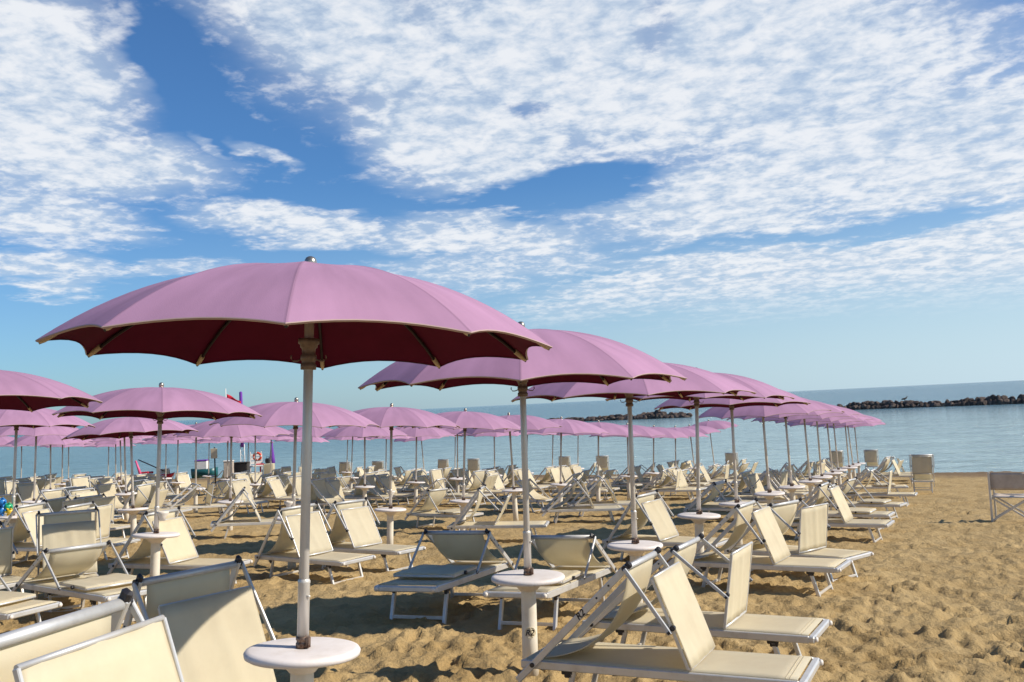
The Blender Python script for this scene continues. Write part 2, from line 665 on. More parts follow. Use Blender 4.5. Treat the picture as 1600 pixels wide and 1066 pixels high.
nz1 = nnode('ShaderNodeTexNoise')
nz1.inputs['Scale'].default_value = 1.3
nz1.inputs['Detail'].default_value = 8
nz1.inputs['Roughness'].default_value = 0.65
nt.links.new(g.outputs['Position'], nz1.inputs['Vector'])
nz2 = nnode('ShaderNodeTexNoise')
nz2.inputs['Scale'].default_value = 160
nz2.inputs['Detail'].default_value = 3
nt.links.new(g.outputs['Position'], nz2.inputs['Vector'])
cr = nnode('ShaderNodeMapRange')
cr.inputs[1].default_value = 0.35
cr.inputs[2].default_value = 0.65
nt.links.new(nz1.outputs['Fac'], cr.inputs[0])
mxs = nnode('ShaderNodeMix', data_type='RGBA')
mxs.inputs[6].default_value = (0.375, 0.257, 0.112, 1)
mxs.inputs[7].default_value = (0.48, 0.345, 0.165, 1)
nt.links.new(cr.outputs[0], mxs.inputs[0])
gr = nnode('ShaderNodeMapRange')
gr.inputs[1].default_value = 0.3
gr.inputs[2].default_value = 0.7
gr.inputs[3].default_value = 0.82
gr.inputs[4].default_value = 1.12
nt.links.new(nz2.outputs['Fac'], gr.inputs[0])
ms_ = nnode('ShaderNodeMix', data_type='RGBA', blend_type='MULTIPLY')
ms_.inputs[0].default_value = 1.0
nt.links.new(mxs.outputs[2], ms_.inputs[6])
nt.links.new(gr.outputs[0], ms_.inputs[7])
# wet sand by the water
sp = nnode('ShaderNodeSeparateXYZ')
nt.links.new(g.outputs['Position'], sp.inputs[0])
wet = nnode('ShaderNodeMapRange')
wet.inputs[1].default_value = SEA_Z + 0.42
wet.inputs[2].default_value = SEA_Z + 0.18
nt.links.new(sp.outputs[2], wet.inputs[0])
mw = nnode('ShaderNodeMix', data_type='RGBA')
nt.links.new(wet.outputs[0], mw.inputs[0])
nt.links.new(ms_.outputs[2], mw.inputs[6])
mw.inputs[7].default_value = (0.20, 0.135, 0.075, 1)
nt.links.new(mw.outputs[2], b.inputs['Base Color'])
nzb = nnode('ShaderNodeTexNoise')
nzb.inputs['Scale'].default_value = 13
nzb.inputs['Detail'].default_value = 9
nzb.inputs['Roughness'].default_value = 0.62
nt.links.new(g.outputs['Position'], nzb.inputs['Vector'])
bp = nnode('ShaderNodeBump')
bp.inputs['Strength'].default_value = 0.55
bp.inputs['Distance'].default_value = 0.12
nt.links.new(nzb.outputs['Fac'], bp.inputs['Height'])
nt.links.new(bp.outputs[0], b.inputs['Normal'])
sand = ob('sand', build_sand())
sand.data.materials.append(sm)
sand['kind'] = 'structure'

# ------------------------------------------------------------------ sea
wm = bpy.data.materials.new('sea_water')
wm.use_nodes = True
nt = wm.node_tree
b = nt.nodes['Principled BSDF']
b.inputs['Roughness'].default_value = 0.12
b.inputs['IOR'].default_value = 1.33
g = nnode('ShaderNodeNewGeometry')
mp1 = nnode('ShaderNodeMapping')
mp1.inputs['Rotation'].default_value = (0, 0, rad(-28.6))
mp1.inputs['Scale'].default_value = (0.55, 1.5, 1)
nt.links.new(g.outputs['Position'], mp1.inputs[0])
w1 = nnode('ShaderNodeTexNoise')
w1.inputs['Scale'].default_value = 0.85
w1.inputs['Detail'].default_value = 5
w1.inputs['Roughness'].default_value = 0.6
w1.inputs['Distortion'].default_value = 0.4
nt.links.new(mp1.outputs[0], w1.inputs['Vector'])
mp2 = nnode('ShaderNodeMapping')
mp2.inputs['Rotation'].default_value = (0, 0, rad(-28.6))
mp2.inputs['Scale'].default_value = (0.25, 1.0, 1)
nt.links.new(g.outputs['Position'], mp2.inputs[0])
w2 = nnode('ShaderNodeTexNoise')
w2.inputs['Scale'].default_value = 0.30
w2.inputs['Detail'].default_value = 4
w2.inputs['Roughness'].default_value = 0.6
w2.inputs['Distortion'].default_value = 0.6
nt.links.new(mp2.outputs[0], w2.inputs['Vector'])
bp = nnode('ShaderNodeBump')
bp.inputs['Strength'].default_value = 1.0
bp.inputs['Distance'].default_value = 0.55
nt.links.new(w1.outputs['Fac'], bp.inputs['Height'])
bp2 = nnode('ShaderNodeBump')
bp2.inputs['Strength'].default_value = 1.0
bp2.inputs['Distance'].default_value = 2.2
nt.links.new(w2.outputs['Fac'], bp2.inputs['Height'])
nt.links.new(bp.outputs[0], bp2.inputs['Normal'])
nt.links.new(bp2.outputs[0], b.inputs['Normal'])
# pale shallows near the beach, deeper blue outside the breakwater; bluer sky reflection painted in at left
sp = nnode('ShaderNodeVectorMath', operation='DOT_PRODUCT')
nt.links.new(g.outputs['Position'], sp.inputs[0])
sp.inputs[1].default_value = (0.479, 0.878, 0)
dd = nnode('ShaderNodeMapRange', interpolation_type='SMOOTHSTEP')
dd.inputs[1].default_value = 50
dd.inputs[2].default_value = 320
nt.links.new(sp.outputs['Value'], dd.inputs[0])
big_ = nnode('ShaderNodeTexNoise')
big_.inputs['Scale'].default_value = 0.02
big_.inputs['Detail'].default_value = 4
nt.links.new(mp1.outputs[0], big_.inputs['Vector'])
ad = nnode('ShaderNodeMath', operation='MULTIPLY_ADD')
nt.links.new(big_.outputs['Fac'], ad.inputs[0])
ad.inputs[1].default_value = 0.5
ad.inputs[2].default_value = -0.25
ad2 = nnode('ShaderNodeMath', operation='ADD', use_clamp=True)
nt.links.new(ad.outputs[0], ad2.inputs[0])
nt.links.new(dd.outputs[0], ad2.inputs[1])
wc = nnode('ShaderNodeMix', data_type='RGBA')
spt = nnode('ShaderNodeVectorMath', operation='DOT_PRODUCT')
nt.links.new(g.outputs['Position'], spt.inputs[0])
spt.inputs[1].default_value = (0.878, -0.479, 0)
lf = nnode('ShaderNodeMapRange', interpolation_type='SMOOTHSTEP')
lf.inputs[1].default_value = -20
lf.inputs[2].default_value = -100
lf.inputs[3].default_value = 0
lf.inputs[4].default_value = 0.75
nt.links.new(spt.outputs['Value'], lf.inputs[0])
ad3 = nnode('ShaderNodeMath', operation='MAXIMUM')
nt.links.new(ad2.outputs[0], ad3.inputs[0])
nt.links.new(lf.outputs[0], ad3.inputs[1])
nt.links.new(ad3.outputs[0], wc.inputs[0])
wc.inputs[6].default_value = (0.33, 0.45, 0.45, 1)
wc.inputs[7].default_value = (0.035, 0.13, 0.20, 1)
nt.links.new(wc.outputs[2], b.inputs['Base Color'])
sf = nnode('ShaderNodeMapRange')
sf.inputs[1].default_value = 150
sf.inputs[2].default_value = 900
sf.inputs[3].default_value = 0.32
sf.inputs[4].default_value = 0.16
nt.links.new(sp.outputs['Value'], sf.inputs[0])
nt.links.new(sf.outputs[0], b.inputs['Specular IOR Level'])
bm = new_bm()
S = Vector((0.479, 0.878, 0)).normalized()
T_ = Vector((0.878, -0.479, 0)).normalized()
sd_rows = [47, 60, 90, 160, 300, 800, 3000, 12000, 45000]
lat = [-40000, -6000, -1200, -300, -60, 60, 300, 1200, 6000, 40000]
gv = [[bm.verts.new(Vector((0, 0, SEA_Z)) + S * a_ + T_ * b_) for b_ in lat] for a_ in sd_rows]
for i in range(len(gv) - 1):
    for j in range(len(lat) - 1):
        bm.faces.new((gv[i][j], gv[i][j + 1], gv[i + 1][j + 1], gv[i + 1][j]))
sea = ob('sea', mesh_of('sea', bm, wm))
if sea.data.polygons[0].normal.z < 0:
    sea.data.flip_normals()
sea['kind'] = 'structure'


# ------------------------------------------------------------------ breakwaters
def boulder_mesh(seed):
    rng = random.Random(seed)
    bm = new_bm()
    bmesh.ops.create_icosphere(bm, subdivisions=3, radius=1.0)
    planes = [(Vector((rng.gauss(0, 1), rng.gauss(0, 1), rng.gauss(0, 1))).normalized(), rng.uniform(0.55, 0.85)) for _ in range(9)]
    for v in bm.verts:
        p = v.co.copy()
        for nrm_, d_ in planes:
            e_ = p.dot(nrm_) - d_
            if e_ > 0:
                p -= nrm_ * e_ * 0.9
        p += p.normalized() * 0.05 * math.sin(7 * p.x + seed) * math.cos(6 * p.y - seed)
        v.co = p
    return mesh_of('boulder', bm, M['rock'])


BM = [boulder_mesh(s_) for s_ in range(7)]


def breakwater(p0, p1, n, label, group, top):
    d_ = (p1 - p0)
    step = d_.length / n
    dn = d_.normalized()
    side = Vector((-dn.y, dn.x, 0))
    if side.y < 0:
        side = -side
    for i in range(n):
        for layer in (0, 1):
            r_ = step * random.uniform(0.70, 1.15)
            t_ = (i + random.uniform(0.3, 0.7) + layer * 0.5) * step
            hump = top(t_ / d_.length)
            if layer and random.random() < 0.15:
                continue
            o = ob('boulder', random.choice(BM))
            o.scale = (r_ * random.uniform(0.9, 1.2), r_ * random.uniform(0.8, 1.1), hump * random.uniform(0.30, 0.47))
            o.rotation_euler = (random.uniform(-.25, .25), random.uniform(-.25, .25), random.uniform(0, 6.3))
            q_ = p0 + dn * t_ + side * (layer * r_ * 0.9)
            o.location = (q_.x, q_.y, SEA_Z + (0.06 if layer == 0 else 0.36) * hump * random.uniform(0.8, 1.1))
            tag(o, label, 'boulder', group)


breakwater(at_sea(1304, 641.5), at_sea(1640, 629.5), 42, 'dark brown boulder in the long breakwater at the right, pale at the waterline',
           'boulders of the right breakwater', lambda t: 2.0 + 0.25 * math.sin(9 * t) + 0.3 * t)
breakwater(at_sea(845, 661), at_sea(1076, 652.5), 34, 'dark brown boulder in the low breakwater seen between the umbrellas',
           'boulders of the middle breakwater', lambda t: 1.35 + 1.1 * math.exp(-((t - 0.80) / 0.13) ** 2) + 0.3 * math.exp(-((t - 0.55) / 0.1) ** 2))

# a gull on the breakwater
bm = new_bm()
tube(bm, [(-.32, 0, .16), (-.18, 0, .19), (0, 0, .2), (.16, 0, .27), (.22, 0, .36), (.27, 0, .4)], [.015, .07, .1, .07, .04, .045], 10)
tube(bm, [(.29, 0, .4), (.38, 0, .385)], [.018, .004], 6)
for s_ in (-1, 1):
    tube(bm, [(0, .03 * s_, .14), (0, .03 * s_, 0)], .01, 5)
gp = at_sea(1418, 637.0)
gull = ob('gull', mesh_of('gull', bm, M['dark']), loc=(gp.x, gp.y + 1.2, SEA_Z + 1.35))
gull.scale = (2.2, 2.2, 2.2)
tag(gull, 'small dark gull standing on top of the right breakwater', 'gull')


# ------------------------------------------------------------------ tables
def table_meshes():
    bm = new_bm()
    R_ = 0.29
    prof = [(0.026, 0.76), (0.05, 0.764), (R_ - 0.03, 0.764), (R_ - 0.008, 0.758), (R_, 0.746), (R_ - 0.003, 0.728),
            (R_ - 0.02, 0.718), (0.16, 0.712), (0.13, 0.704), (0.09, 0.672), (0.066, 0.645), (0.0, 0.645)]
    lathe(bm, prof, 56)
    top = mesh_of('tabletop', bm, M['table'])
    bm = new_bm()
    lathe(bm, [(0.058, 0.65), (0.060, 0.3), (0.064, -0.12), (0, -0.12)], 28)
    colm = mesh_of('column', bm, M['column'])
    return top, colm


TOP, COLM = table_meshes()


def make_table(p, label, tilt):
    t = thing('side_table', label, 'table', 'round side tables on the umbrella poles', loc=p)
    t.rotation_euler = tilt
    ob('tabletop', TOP, t)
    ob('column', COLM, t)
    return t


# ------------------------------------------------------------------ umbrellas
NR, RC, HC = 10, 1.30, 0.365      # ribs, canopy radius, canopy rise


def canopy_height(t):
    return HC * (1 - t ** 2.35)


def canopy_mesh(droop=0.0, seed=0):
    rng = random.Random(seed)
    bm = new_bm()
    NS, NT = 8, 16
    NA = NR * NS

    def pt(ia, it, off=0.0):
        seg = ia // NS
        f = (ia % NS) / NS
        t = it / NT
        a0, a1 = 2 * math.pi * seg / NR, 2 * math.pi * (seg + 1) / NR
        p0 = Vector((math.cos(a0), math.sin(a0), 0))
        p1 = Vector((math.cos(a1), math.sin(a1), 0))
        e = 4 * f * (1 - f)
        k = 1 - 0.042 * e * t ** 4
        c = p0.lerp(p1, f) * RC * t * k
        # the cloth pulls flatter between the ribs
        z = canopy_height(t * (1 - 0.04 * e * t ** 3)) - 0.006 * e * math.sin(math.pi * min(1, t * 1.0)) * 1.0
        z += 0.0025 * e * math.sin(t * 22 + seg * 2.1 + seed) * t
        return Vector((c.x, c.y, z - off))
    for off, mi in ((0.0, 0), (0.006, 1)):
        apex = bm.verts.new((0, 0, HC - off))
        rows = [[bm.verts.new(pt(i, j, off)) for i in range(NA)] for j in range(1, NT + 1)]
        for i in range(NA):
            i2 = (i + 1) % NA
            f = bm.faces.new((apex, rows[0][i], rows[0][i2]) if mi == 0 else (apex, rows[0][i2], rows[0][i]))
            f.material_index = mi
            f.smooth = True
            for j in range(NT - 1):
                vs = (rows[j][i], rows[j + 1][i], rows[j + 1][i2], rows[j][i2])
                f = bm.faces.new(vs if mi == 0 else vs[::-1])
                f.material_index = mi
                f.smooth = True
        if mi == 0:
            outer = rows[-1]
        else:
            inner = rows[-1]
    # hem: a small rolled band
    lo = [bm.verts.new(v.co * 1.002 + Vector((0, 0, -0.004))) for v in outer]
    lo2 = [bm.verts.new(v.co * 0.994 + Vector((0, 0, -0.003))) for v in inner]
    for i in range(NA):
        i2 = (i + 1) % NA
        for q in ((outer[i], lo[i], lo[i2], outer[i2]), (lo[i], lo2[i], lo2[i2], lo[i2]), (lo2[i], inner[i], inner[i2], lo2[i2])):
            f = bm.faces.new(q)
            f.material_index = 2
    # seams over the ribs read as creases
    me = mesh_of('canopy', bm, [M['pink'], M['underside_shade'], M['hem']], recalc=False)
    return me


def mark_creases(me):
    # sharp edges along the ribs and at material borders
    bm = new_bm()
    bm.from_mesh(me)
    for e in bm.edges:
        a, b_ = e.verts
        if len(e.link_faces) == 2 and e.link_faces[0].material_index != e.link_faces[1].material_index:
            e.smooth = False
            continue
        ok = True
        for v in (a, b_):
            r_ = math.hypot(v.co.x, v.co.y)
            if r_ < 1e-4:
                continue
            an = math.atan2(v.co.y, v.co.x) / (2 * math.pi / NR)
            if abs(an - round(an)) > 1e-3:
                ok = False
        if ok:
            ra, rb = math.hypot(a.co.x, a.co.y), math.hypot(b_.co.x, b_.co.y)
            if abs(ra - rb) > 1e-3:
                e.smooth = False
    bm.to_mesh(me)
    bm.free()


CAN = [canopy_mesh(seed=s_) for s_ in range(3)]
for c_ in CAN:
    mark_creases(c_)


def rib_mesh():
    bm = new_bm()
    pts = []
    for k in range(0, 9):
        t = 0.04 + 0.95 * k / 8
        pts.append((RC * t, 0, canopy_height(t) - 0.020))
    tube(bm, pts, [0.009] * 8 + [0.008], 6)
    return mesh_of('rib', bm, M['rib'])


def rib_tip_mesh():
    bm = new_bm()
    a = Vector((RC * 0.935, 0, canopy_height(0.935) - 0.020))
    b_ = Vector((RC * 0.990, 0, -0.010))
    tube(bm, [a, a.lerp(b_, .7), b_], [0.014, 0.013, 0.008], 8)
    return mesh_of('rib_tip', bm, M['tip'])


def strut_mesh():
    bm = new_bm()
    tube(bm, [(0.035, 0, 0.015), (RC * 0.46, 0, canopy_height(0.46) - 0.03)], 0.007, 6)
    return mesh_of('strut', bm, M['rib'])


def hub_mesh():
    bm = new_bm()
    lathe(bm, [(0.026, -0.13), (0.040, -0.13), (0.041, -0.105), (0.035, -0.10), (0.035, -0.085), (0.041, -0.08), (0.041, -0.055),
               (0.034, -0.05), (0.036, -0.02), (0.045, -0.015), (0.045, 0.0), (0.055, 0.005), (0.055, 0.03), (0.026, 0.03)], 20)
    return mesh_of('hub', bm, M['hub'])


def hook_mesh():
    bm = new_bm()
    tube(bm, [(0.035, 0, -0.075), (0.06, 0, -0.085), (0.08, 0, -0.085), (0.092, 0, -0.07), (0.09, 0, -0.055)], 0.0045, 6)
    return mesh_of('hook', bm, M['hub'])


def finial_mesh():
    bm = new_bm()
    lathe(bm, [(0.0, 0.072), (0.012, 0.070), (0.024, 0.063), (0.031, 0.050), (0.033, 0.036), (0.031, 0.022), (0.026, 0.016),
               (0.028, 0.010), (0.040, 0.004), (0.045, -0.002), (0.0, -0.004)], 24)
    return mesh_of('finial', bm, M['finial'])


def pole_mesh():
    # unit: from 0 to 1 in z, stretched per umbrella
    bm = new_bm()
    lathe(bm, [(0.0, 0.0), (0.0245, 0.0), (0.0245, 1.0), (0.0, 1.0)], 20)
    return mesh_of('pole', bm, M['pole'])


def sleeve_mesh():
    bm = new_bm()
    lathe(bm, [(0.027, 0.0), (0.030, 0.0), (0.030, 0.26), (0.032, 0.265), (0.032, 0.275), (0.026, 0.285)], 22)
    tube(bm, [(0.02, -0.02, 0.20), (0.037, -0.02, 0.20)], 0.006, 6)
    return mesh_of('sleeve', bm, M['pole'])


def clamp_mesh():
    bm = new_bm()
    lathe(bm, [(0.027, 0.0), (0.035, 0.0), (0.035, 0.022), (0.031, 0.026), (0.031, 0.034), (0.035, 0.038), (0.035, 0.055), (0.027, 0.055)], 20)
    add_box(bm, (0.04, -0.012, 0.03), (0.018, 0.02, 0.05))
    return mesh_of('clamp', bm, M['clamp'])


def cup_mesh():
    bm = new_bm()
    lathe(bm, [(0.0, -0.1), (0.035, -0.1), (0.045, -0.05), (0.075, -0.01), (0.08, 0.02), (0.07, 0.02), (0.06, 0.0), (0.0, -0.03)], 18, center=(0.07, 0, 0))
    return mesh_of('cup_holder', bm, M['cap_white'])


RIB, TIP, STRUT, HUB, HOOK, FIN, POLE, SLEEVE, CLAMP, CUP = (rib_mesh(), rib_tip_mesh(), strut_mesh(), hub_mesh(), hook_mesh(),
                                                           finial_mesh(), pole_mesh(), sleeve_mesh(), clamp_mesh(), cup_mesh())
ORD = ['', 'first', 'second', 'third', 'fourth', 'fifth', 'sixth', 'seventh', 'eighth', 'ninth', 'tenth', 'eleventh', 'twelfth',
       'thirteenth', 'fourteenth', 'fifteenth', 'sixteenth']
LINE = ['rightmost', 'second', 'third', 'fourth', 'fifth', 'sixth', 'seventh']


def make_umbrella(tbl, fin, label, tlabel, lod, spin, cup=None, hs=1.0):
    """tbl: table-top centre, fin: top of the canopy (world points)."""
    axis = (fin - tbl).normalized()
    base = tbl - axis * 0.76
    q = Vector((0, 0, 1)).rotation_difference(axis)
    make_table(base, tlabel, q.to_euler())
    H = (fin - base).length
    u = thing('beach_umbrella', label, 'umbrella', 'pink beach umbrellas in lines', loc=base)
    u.rotation_euler = q.to_euler()
    p = ob('pole', POLE, u, loc=(0, 0, 0.765))
    p.scale = (1, 1, H - 0.77)
    zc_ = H - HC * hs
    c = ob('canopy', random.choice(CAN), u, loc=(0, 0, zc_), rot=(0, 0, spin))
    rs = 0.983 if hs > 1 and lod == 0 and fin.y < 6 else 1.0
    c.scale = (rs, rs, hs)
    ob('finial', FIN, u, loc=(0, 0, H - 0.002))
    ob('clamp', CLAMP, u, loc=(0, 0, 0.765), rot=(0, 0, -0.4))
    if lod < 2:
        ob('sleeve', SLEEVE, u, loc=(0, 0, 0.82))
        ob('hub', HUB, u, loc=(0, 0, zc_ + (0.03 if lod < 1 else 0.07)))
        for k in range(NR):
            a = spin + 2 * math.pi * k / NR
            r_ = ob('rib', RIB, u, loc=(0, 0, zc_), rot=(0, 0, a))
            r_.scale = (rs, rs, hs)
            ob('rib_tip', TIP, r_)
    if lod < 1:
        for s_ in (0, math.pi):
            ob('hook', HOOK, u, loc=(0, 0, zc_ + 0.03), rot=(0, 0, s_))
    if cup:
        ob('cup_holder', CUP, u, loc=(0, 0, cup[0]), rot=(0, 0, cup[1]))
    return u, base


A0 = Vector((-1.06, 4.95, 0))
AK = Vector((1.2, 2.78, 0))
LJ = Vector((-5.75, 1.75, 0))
# measured: (line, place) -> pole x at the table, table y or None, finial x, finial y or None
MEAS = {(0, 0): (473, 1013, 485, 421), (0, 1): (825, 899, 814, 516), (0, 2): (992, 850, 981, 566), (0, 3): (1092, 804, 1087.5, 582),
        (0, 4): (1151, 786, 1145, None), (0, 5): (1202, 770, 1190, None), (0, 6): (1237, 763, 1226, None), (0, 7): (1266, 753, 1255, None),
        (0, 8): (1284, 747, 1273, None), (0, 9): (1301, 741, 1290, None), (0, 10): (1310, 735, 1300, None), (0, 11): (1327, 731, 1318, None),
        (0, 12): (1333, 727, 1322, None), (0, 13): (1341, 722, 1333, None),
        (1, 1): (-66, 884, -62, 577), (1, 2): (244, 834, 252, 606), (1, 3): (458, 808, 463, 628), (1, 4): (610, 795, 612, 636),
        (1, 5): (724, 782, 727, 643), (1, 6): (803, 768, 795, 649), (1, 7): (876, 758, 877, 655), (1, 8): (935, 752, 935, 660),
        (1, 9): (982, 744, 980, 664), (1, 10): (1021, 739, 1021.5, 667), (1, 11): (1056, 734, 1055, 668), (1, 12): (1085, 729, 1077, 666),
        (1, 13): (1116, 722, 1107, 658),
        (2, 3): (20, 806, 27, 635), (2, 4): (208, 795, 204, 652), (2, 5): (360, 783, 362, 655), (2, 7): (570, 762, 570, 662),
        (2, 8): (650, 754, 651, 664), (2, 9): (715, 748, 714, None), (2, 10): (773, 743, 771, None), (2, 11): (823, 739, 823, None),
        (2, 12): (863, 735, 863, None), (2, 13): (903, 731, 902, None),
        (3, 5): (53, 783, 56, None), (3, 6): (197, 775, 194, None), (3, 7): (306, 768, 306, None), (3, 8): (399, 760, 398, None),
        (3, 9): (486, 754, 486, None), (3, 10): (549, 750, 550, None), (3, 11): (603, 745, 603, None), (3, 12): (663, 740, 656, None),
        (3, 13): (711, 736, 710, None),
        (4, 7): (79, 772, 80, None), (4, 8): (190, 766, 187, None), (4, 9): (277, 759, 277, None), (4, 10): (355, 754, 355, None),
        (4, 11): (423, 749, 423, None), (4, 12): (470, 744, 471, None), (4, 13): (542, 740, 542, None),
        (5, 8): (-10, 768, -10, None), (5, 9): (97, 764, 97, None), (5, 10): (181, 758, 180, None), (5, 11): (259, 752, 259, None),
        (5, 12): (326, 748, 326, None), (5, 13): (387, 744, 387, None),
        (6, 11): (107, 756, 107, None), (6, 12): (169, 751, 169, None), (6, 10): (33, 760, 33, None)}
SPIN = {(0, 0): -82, (0, 1): -91, (0, 2): -89, (0, 3): -96, (1, 2): -69, (1, 3): -97, (1, 4): -91, (1, 5): -97}
UMB = {}
first_in = {}
for (j, k) in sorted(MEAS):
    first_in.setdefault(j, k)
    tx, ty, fx_, fy_ = MEAS[(j, k)]
    q = A0 + AK * k + LJ * j
    y_ = q.y
    if j >= 3:
        y_ *= 1.0
    if ty is not None and k <= 3 and (j, k) not in ((0, 3),):
        y_ = 0.5 * y_ + 0.5 * un(tx, ty, 0.76).y
    r_ = ray(tx, 700)
    X_ = r_.x / r_.y * y_
    tz = gz(X_, y_) + 0.76
    if ty is not None and k <= 5:
        tz = at_y(tx, ty, y_).z
        X_ = at_y(tx, ty, y_).x
    else:
        # keep the pixel column at the table's own height
        pxr = at_y(tx, ty, y_)
        X_ = pxr.x
    tbl = Vector((X_, y_, tz))
    if fy_ is None:
        ff = at_y(fx_, 640, y_)
        fin = Vector((ff.x, y_ + random.uniform(-.09, .09), tz + 1.92 + random.uniform(-.06, .06)))
    else:
        ff = at_y(fx_, fy_, y_ + {(0, 0): 0.06, (1, 1): 0.08, (1, 2): 0.09, (2, 3): 0.06, (2, 4): 0.08, (0, 1): 0.0}.get((j, k), random.uniform(-0.02, 0.05)))
        fin = ff
    Rpx = RC * F_PX / y_
    lod = 0 if Rpx > 140 else (1 if Rpx > 85 else 2)
    if (j, k) in SPIN:
        spin = rad(SPIN[(j, k)])
    else:
        spin = rad(-90 + random.uniform(-18, 18))
    n = k - first_in[j] + 1
    ln_ = LINE[j] + (' line' if j == 0 else ' line from the right')
    label = 'pink beach umbrella, %s from the front in the %s' % (ORD[n], ln_)
    if (j, k) == (0, 0):
        label = 'largest pink umbrella in the foreground, dark wine shade painted underneath and beige hem'
    tlabel = 'round cream table on the pole of the %s umbrella, %s' % (ORD[n], ln_)
    cup = {(1, 2): (1.02, 0.1), (1, 3): (0.98, 3.0), (1, 4): (1.06, 1.6)}.get((j, k))
    u, base = make_umbrella(tbl, fin, label, tlabel, lod, spin, cup, 1.17 if (j, k) in ((0, 0), (0, 1)) else 1.0)
    UMB[(j, k)] = (u, base, tbl)

# ------------------------------------------------------------------ sun loungers
BW, BL, BH = 0.60, 1.86, 0.34      # bed width, length, height


def lounger_meshes():
    D = {}
    hw = BW / 2
    # bed frame
    bm = new_bm()
    for s_ in (-1, 1):
        bar(bm, (0, s_ * (hw - .014), BH - .027), (BL - .03, s_ * (hw - .014), BH - .027), 0.028, 0.054, bevel=0.005)
    bar(bm, (0.014, -hw + .03, BH - .03), (0.014, hw - .03, BH - .03), 0.028, 0.045, side=(1, 0, 0), bevel=0.004)
    bar(bm, (BL - .014, -hw + .0, BH - .027), (BL - .014, hw - .0, BH - .027), 0.05, 0.05, side=(1, 0, 0), bevel=0.010)
    D['bed_frame'] = mesh_of('bed_frame', bm, M['alu'])
    # bed fabric
    bm = new_bm()
    grid = [[Vector((0.03 + (BL - .07) * i / 14, (-hw + .022) + (BW - .044) * j / 6,
                     BH + .003 - 0.012 * math.sin(math.pi * i / 14) * math.sin(math.pi * j / 6))) for j in range(7)] for i in range(15)]
    sheet(bm, grid, 0.005)
    for u_ in (0.09, BL - .11, BL - .085):
        bar(bm, (u_, -hw + .03, BH + .0065), (u_, hw - .03, BH + .0065), 0.006, 0.004, side=(1, 0, 0))
    D['bed_fabric'] = mesh_of('bed_fabric', bm, M['fabric'])
    # leg frames
    bm = new_bm()
    for s_ in (-1, 1):
        bar(bm, (-.03, s_ * (hw - .045), BH - .05), (0.07, s_ * (hw - .045), -.05), 0.030, 0.036, bevel=0.004)
    bar(bm, (0.050, -hw + .055, 0.04), (0.050, hw - .055, 0.04), 0.022, 0.028, side=(1, 0, 0), bevel=0.003)
    D['leg'] = mesh_of('leg', bm, M['alu'])
    bm = new_bm()
    bar(bm, (-.05, 0, BH - .068), (.035, 0, BH - .068), 0.032, 0.034, bevel=0.006)
    bar(bm, (-.03, 0, BH - .09), (.03, 0, BH - .09), 0.030, 0.03, bevel=0.006)
    D['hinge'] = mesh_of('hinge', bm, M['black'])
    bm = new_bm()
    lathe(bm, [(0, 0.022), (0.012, 0.021), (0.020, 0.014), (0.022, 0.0), (0, 0)], 14)
    bmesh.ops.rotate(bm, verts=bm.verts, matrix=Matrix.Rotation(rad(90), 3, 'Y'))
    D['bumper'] = mesh_of('bumper', bm, M['cap_white'])
    return D


LM = lounger_meshes()
RW = BW / 2 + 0.022      # half distance of the back rails


def back_profile(st):
    """side view of each state: rail foot, rail top, arm end, hood bottom, hood top."""
    S_ = {}
    S_['tilt'] = dict(p=(.10, -.02), t=(.80, .65), arm=(1.06, .26), hb=(1.17, .02), ht=(.96, .58))
    S_['upright'] = dict(p=(.10, -.02), t=(.85, .61), arm=(1.24, .27), hb=(1.20, .02), ht=(1.29, .58))
    S_['forward'] = dict(p=(.10, -.04), t=(.64, .68), arm=(.98, .30), hb=(.90, .02), ht=(1.16, .52))
    S_['steep'] = dict(p=(.12, -.02), t=(.66, .67), arm=(.90, .30), hb=(1.00, .02), ht=(.74, .56))
    S_['flat'] = dict(p=(.10, -.04), t=(.78, .52), arm=(1.12, .06), hb=(1.52, .035), ht=(.96, .05))
    S_['tuck'] = dict(p=(.12, -.04), t=(.56, .76), arm=(.84, .30), hb=(.92, .02), ht=(.70, .62))
    S_['tuckframe'] = dict(p=(.12, -.04), t=(.56, .76), arm=(.84, .30), hb=(.94, .08), ht=(.74, .71))
    S_['slack'] = dict(p=(.10, -.02), t=(.74, .36), arm=(1.08, .03), hb=(1.50, .035), ht=(.96, .05))
    S_['bare'] = dict(p=(.12, -.04), t=(.56, .76), arm=(.82, .22), hb=(1.32, .035), ht=(.76, .05))
    S_['low'] = dict(p=(.10, -.04), t=(.60, .50), arm=(.96, .09), hb=(1.42, .035), ht=(.86, .05))
    S_['open'] = dict(p=(.16, -.04), t=(.02, .80), arm=(-.02, .42), hb=(-.05, .20), ht=(-.02, .74))
    return S_[st]


